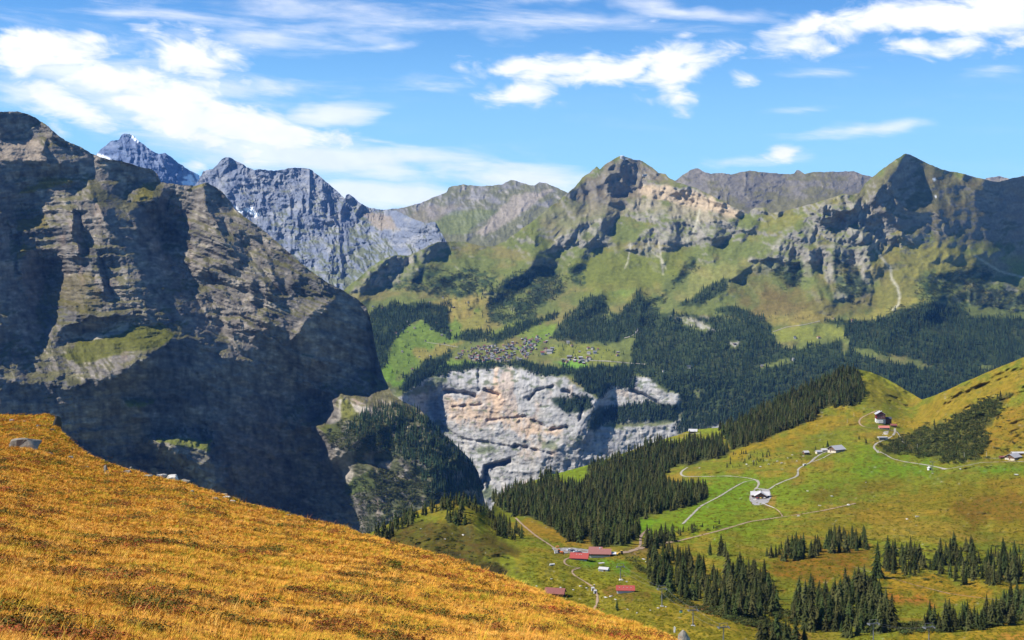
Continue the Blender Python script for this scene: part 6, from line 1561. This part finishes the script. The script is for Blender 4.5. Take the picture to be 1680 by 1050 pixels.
CHAL = [chalet_mesh(rv.uniform(10, 17), rv.uniform(9, 13), rv.uniform(5, 10), rv.uniform(2.5, 4.5), wm, rm) for wm, rm in
        ((M_VW, M_DARKROOF), (M_VC, M_VR), (M_WOOD, M_VG), (M_VW, M_VG), (M_VC, M_BROWNROOF), (M_WOOD, M_GREYROOF), (M_VW, M_BROWNROOF), (M_VC, M_VG))]


CHWORD = ['white dark-roofed', 'cream red-roofed', 'brown grey-roofed', 'white grey-roofed', 'cream brown-roofed', 'brown pale-roofed', 'white brown-roofed', 'cream grey-roofed']


def chalets(pts, label, group, big=1.0):
    for (x, y) in pts:
        vi = int(rv.integers(len(CHAL))); o = link(bpy.data.objects.new('chalet', CHAL[vi])); o.location = on(cvE, YE, [(x, y)])[0]
        o.rotation_euler = (0, 0, rv.uniform(-.5, .5) + (R(90) if rv.random() < .5 else 0)); s = rv.uniform(.6, .95) * big; o.scale = (s, s, s)
        tag(o, CHWORD[vi] + ' ' + label, 'house', group)
chalets(sample_polys([[(752, 582), (775, 570), (830, 566), (860, 556), (885, 556), (878, 575), (865, 588), (800, 592), (760, 590)]], 125, mind=2.6, seed=60), 'house in the crowded village above the cliff', 'houses crowded in the cliff-top village')
chalets(sample_polys([[(722, 590), (760, 584), (830, 589), (860, 590), (858, 596), (800, 595), (740, 593)]], 16, mind=4, seed=61), 'house in the front row along the village edge', 'front row of the village', 1.2)
chalets(sample_polys([[(860, 556), (900, 545), (915, 560), (880, 575)]], 12, mind=4, seed=62), 'chalet on the green strip above the village', 'chalets above the village')
chalets(sample_polys([[(920, 588), (960, 584), (975, 592), (960, 598), (925, 596)]], 13, mind=4.5, seed=63), 'building by the pale road right of the village', 'buildings along the pale road', 1.35)
chalets([(938, 568), (951, 578), (965, 573), (972, 573), (981, 574), (966, 581), (976, 580), (1014, 579), (1013, 584), (932, 563)], 'chalet on the meadow at the right end of the village', 'chalets on the right meadow', 1.1)
chalets([(895, 577), (902, 580), (890, 582), (906, 575)], 'hotel block at the middle of the village', 'hotel blocks of the village', 1.7)
chalets([(669, 545), (648, 547), (672, 534), (667, 529), (661, 541), (680, 539), (727, 489), (704, 497), (628, 506), (745, 505), (740, 543), (725, 551), (707, 541), (772, 563), (886, 532), (651, 548), (688, 586), (676, 607), (706, 585), (729, 564), (768, 497), (612, 504), (660, 578), (698, 560), (716, 530)],
        'lone barn scattered on the green terraces left of the village', 'barns scattered on the terraces', .8)
chalets([(1089, 610), (1302, 592), (1343, 555), (1304, 555), (1367, 523), (1398, 528), (1130, 604), (1250, 602), (1205, 565)], 'lone alp hut among the far forest right of the village', 'alp huts in the far forest', 1.1)
ribbon('road', [(920, 589), (945, 590), (970, 592), (1000, 593), (1030, 596), (1062, 598)], 9, M_GRAVEL, 'pale road along the shelf right of the village', 1.5, cvE, YE)
ribbon('road', [(1048, 537), (1043, 548), (1036, 552), (1024, 555)], 9, M_GRAVEL, 'pale bend of road in the far forest', 1.5, cvE, YE)
ribbon('path', [(700, 562), (730, 566), (752, 570)], 4, M_GRAVEL, 'thin pale track left of the village', 1.2, cvE, YE)
ribbon('path', [(1268, 545), (1290, 537), (1320, 533), (1345, 527)], 6, M_GRAVEL, 'pale track over the far alp', 1.5, cvE, YE)
p = on(cvE, YE, [(1021, 259)])[0]
h = root('summit_station', p, 0, 'small round-topped station on the summit of the middle peak', 'station')
b = MB(); b.tube((0, 0, -12), (0, 0, 8), 14, n=12); b.build('body', h, M_GREYROOF); b = MB(); b.tube((0, 0, 8), (0, 0, 13), 15, 11, 12); b.build('roof', h, M_PALEROOF); b = MB(); b.box((26, -8, -8), (18, 8, 7)); b.build('cable_hall', h, M_WHITE)
p = on(cvE, YE, [(1058, 289)])[0]
h = root('cable_station', p, 0, 'white cable car station on the shoulder below the summit', 'station'); b = MB(); b.box((0, 0, 4), (28, 16, 12)); b.build('body', h, M_WHITE); b = MB(); b.box((0, 0, 10.6), (30, 18, 1.6)); b.build('roof', h, M_GREYROOF); b = MB(); b.box((0, -8.05, 3), (20, .4, 4)); b.build('opening', h, M_DARK)

# ---- boulders
import bmesh
def rock_mesh(name, rng, size, mt, flat=1.0, n=16, tilt=0.0):
    bm = bmesh.new()
    for _ in range(n):
        d = rng.normal(0, 1, 3); d /= np.linalg.norm(d)
        d = np.sign(d) * np.abs(d) ** .6
        bm.verts.new((d[0] * size[0] / 2, d[1] * size[1] / 2, max(-.5, d[2]) * size[2] / 2 * flat + d[0] * tilt * size[2]))
    bmesh.ops.convex_hull(bm, input=bm.verts)
    loose = [v for v in bm.verts if not v.link_faces]; bmesh.ops.delete(bm, geom=loose, context='VERTS')
    bmesh.ops.bevel(bm, geom=list(bm.edges), offset=min(size) * .05, segments=1, affect='EDGES')
    bmesh.ops.subdivide_edges(bm, edges=list(bm.edges), cuts=1, use_grid_fill=True)
    V = np.array([v.co for v in bm.verts]); k = 3.0 / max(size)
    off = fbm(V[:, 0] * k + 9, V[:, 2] * k + V[:, 1] * k, 4, int(rng.integers(999))) * min(size) * .09
    for v, o in zip(bm.verts, off): v.co += v.normal * o if v.normal.length else Vector((0, 0, 0))
    me = bpy.data.meshes.new(name); bm.to_mesh(me); bm.free(); me.materials.append(mt); return me
rr = np.random.default_rng(77)
def onA(px, py): return on(cvA, YA, [(px, py)])[0]
def boulder(px, py, wpx, hpx, label, mt=M_STONE, n=18, tilt=0, sink=.15, depth=.8, group=None, rz=0):
    p = onA(px, py); k = p[1] / F; wd, hh = wpx * k, hpx * k
    o = link(bpy.data.objects.new('boulder', rock_mesh('boulder', rr, (wd, wd * depth, hh * 2), mt, 1.0, n, tilt))); o.location = (p[0], p[1], p[2] - hh * sink); o.rotation_euler = (0, 0, rz)
    return tag(o, label, 'rock', group)
boulder(38, 735, 58, 17, 'large flat-topped boulder lying in the orange grass at the left', n=12, tilt=.12, sink=.0, depth=.9)
boulder(93, 700, 17, 20, 'upright rock toned dark for shade, standing out of the brow of the slope', M_SHADESTONE, n=14, sink=.1)
boulder(88, 708, 16, 11, 'rock toned dark for shade, leaning below the upright rock on the brow', M_SHADESTONE, n=12)
boulder(174, 774, 8, 13, 'narrow upright stone like a post in the grass', n=10, sink=.0)
for (x, y, w_, h_, lab) in ((209, 776, 16, 6, 'low stone lying right of the post-like stone'), (243, 783, 20, 6, 'left slab of the stone group on the brow'), (266, 784, 22, 9, 'pale block in the middle of the stone group on the brow'), (283, 785, 24, 8, 'right pale slab of the stone group on the brow'), (304, 789, 18, 4, 'thin slab at the right end of the stone group on the brow'),
                            (313, 808, 12, 5, 'small stone alone below the stone group'), (350, 820, 22, 5, 'long flat stone farther down the brow'), (372, 818, 16, 6, 'pale stones beside the long flat stone'), (382, 824, 13, 5, 'small pale stone below the long flat stone'), (369, 812, 10, 4, 'small stone on the skyline of the brow'),
                            (429, 834, 9, 3, 'tiny pale stone on the skyline halfway down the brow'), (82, 746, 14, 5, 'small stone right of the large flat-topped boulder'), (114, 752, 14, 5, 'second small stone right of the large boulder'), (470, 846, 16, 3, 'thin pale slab on the lower brow'), (455, 842, 8, 3, 'tiny stone left of the thin pale slab'),
                            (20, 690, 9, 4, 'small pale stone near the top left of the slope'), (62, 699, 10, 4, 'small stone below the top of the slope'), (215, 768, 6, 3, 'tiny stone on the edge above the low stone')):
    boulder(x, y, w_, h_, lab, M_PALESTONE if 'pale' in lab else M_STONE, 12)
for i in range(26):
    x = rr.uniform(10, 960); y = interp_poly(TOP_A, x) + 6 + abs(rr.normal(0, 26)); s = rr.uniform(4, 10)
    boulder(x, y, s, s * .45, 'small grey stone half hidden in the grass near the brow of the slope', M_STONE, 10, group='small stones near the brow of the slope')
boulder(1124, 1052, 26, 18, 'split boulder with dark face at the lower end of the slope', M_STONE, 14, tilt=-.25, sink=.0, rz=.7)
boulder(1107, 1034, 4, 8, 'short white marker stone near the split boulder', M_PALESTONE, 10, sink=0)
# white stones lying on the pastures
spots = [(1018, 952, 8), (1028, 955, 5), (994, 981, 7), (1002, 979, 6), (1010, 984, 5), (962, 965, 4), (975, 960, 4), (1056, 918, 6), (1060, 922, 4), (1080, 998, 5), (1092, 996, 4), (1067, 1002, 4), (1030, 1000, 4), (1045, 1006, 4), (952, 962, 5), (940, 968, 4),
         (1365, 815, 6), (1345, 830, 5), (1392, 829, 7), (1310, 847, 5), (1575, 770, 5), (1668, 780, 8), (1505, 848, 6), (1488, 852, 5), (1275, 757, 4), (1292, 752, 4), (1300, 747, 4), (1262, 762, 4), (1248, 766, 4), (1282, 760, 5), (1307, 757, 4), (1318, 749, 4), (1237, 757, 4), (1225, 762, 4),
         (850, 955, 4), (880, 962, 4), (830, 948, 4), (905, 950, 4), (760, 878, 5), (690, 868, 4), (730, 885, 4), (1120, 748, 5), (1148, 768, 4), (1325, 806, 4), (1420, 792, 4)]
PS = [rock_mesh('pasture_stone', rr, (1.0, .8, .8), M_PALESTONE, 1, 12) for _ in range(5)]
for i, (x, y, s) in enumerate(spots):
    p = at(x, y); k = p[1] / F * s
    o = link(bpy.data.objects.new('pasture_stone', PS[i % 5])); o.location = p; o.scale = (k * 1.3, k, k * .8); o.rotation_euler = (0, 0, i * 1.3)
    ar = 'on the brown knoll' if x < 900 and y < 900 else 'around the red-roofed barns' if x < 1110 and y > 905 else 'in the stony strip left of the grey barn' if x < 1340 and y < 780 else 'on the open right meadow'
    tag(o, 'pale stone lying loose ' + ar, 'rock', 'loose stones ' + ar)
# ------------------------------------------------------------------ haze: one box of thin air round everything
hm = bpy.data.materials.new('haze_air'); hm.use_nodes = True
ht = NT(hm.node_tree); ht.n.clear()
pv = ht.add('ShaderNodeVolumePrincipled'); pv.inputs['Color'].default_value = (.13, .37, 1.0, 1); pv.inputs['Density'].default_value = HAZE_DENSITY; pv.inputs['Anisotropy'].default_value = 0.1
ho = ht.add('ShaderNodeOutputMaterial'); ht.l.new(pv.outputs[0], ho.inputs['Volume'])
def box_mesh(name, a, b, mats=()):
    V = [(x, y, z) for z in (a[2], b[2]) for y in (a[1], b[1]) for x in (a[0], b[0])]
    Q = [(0, 2, 3, 1), (4, 5, 7, 6), (0, 1, 5, 4), (2, 6, 7, 3), (0, 4, 6, 2), (1, 3, 7, 5)]
    return np_mesh(name, V, Q, mats, smooth=False)
hz = link(bpy.data.objects.new('haze', box_mesh('haze', (-18000, -600, -3100), (18000, 19000, 1500), [hm])))
tag(hz, 'thin blue air between here and the far peaks', kind='stuff')
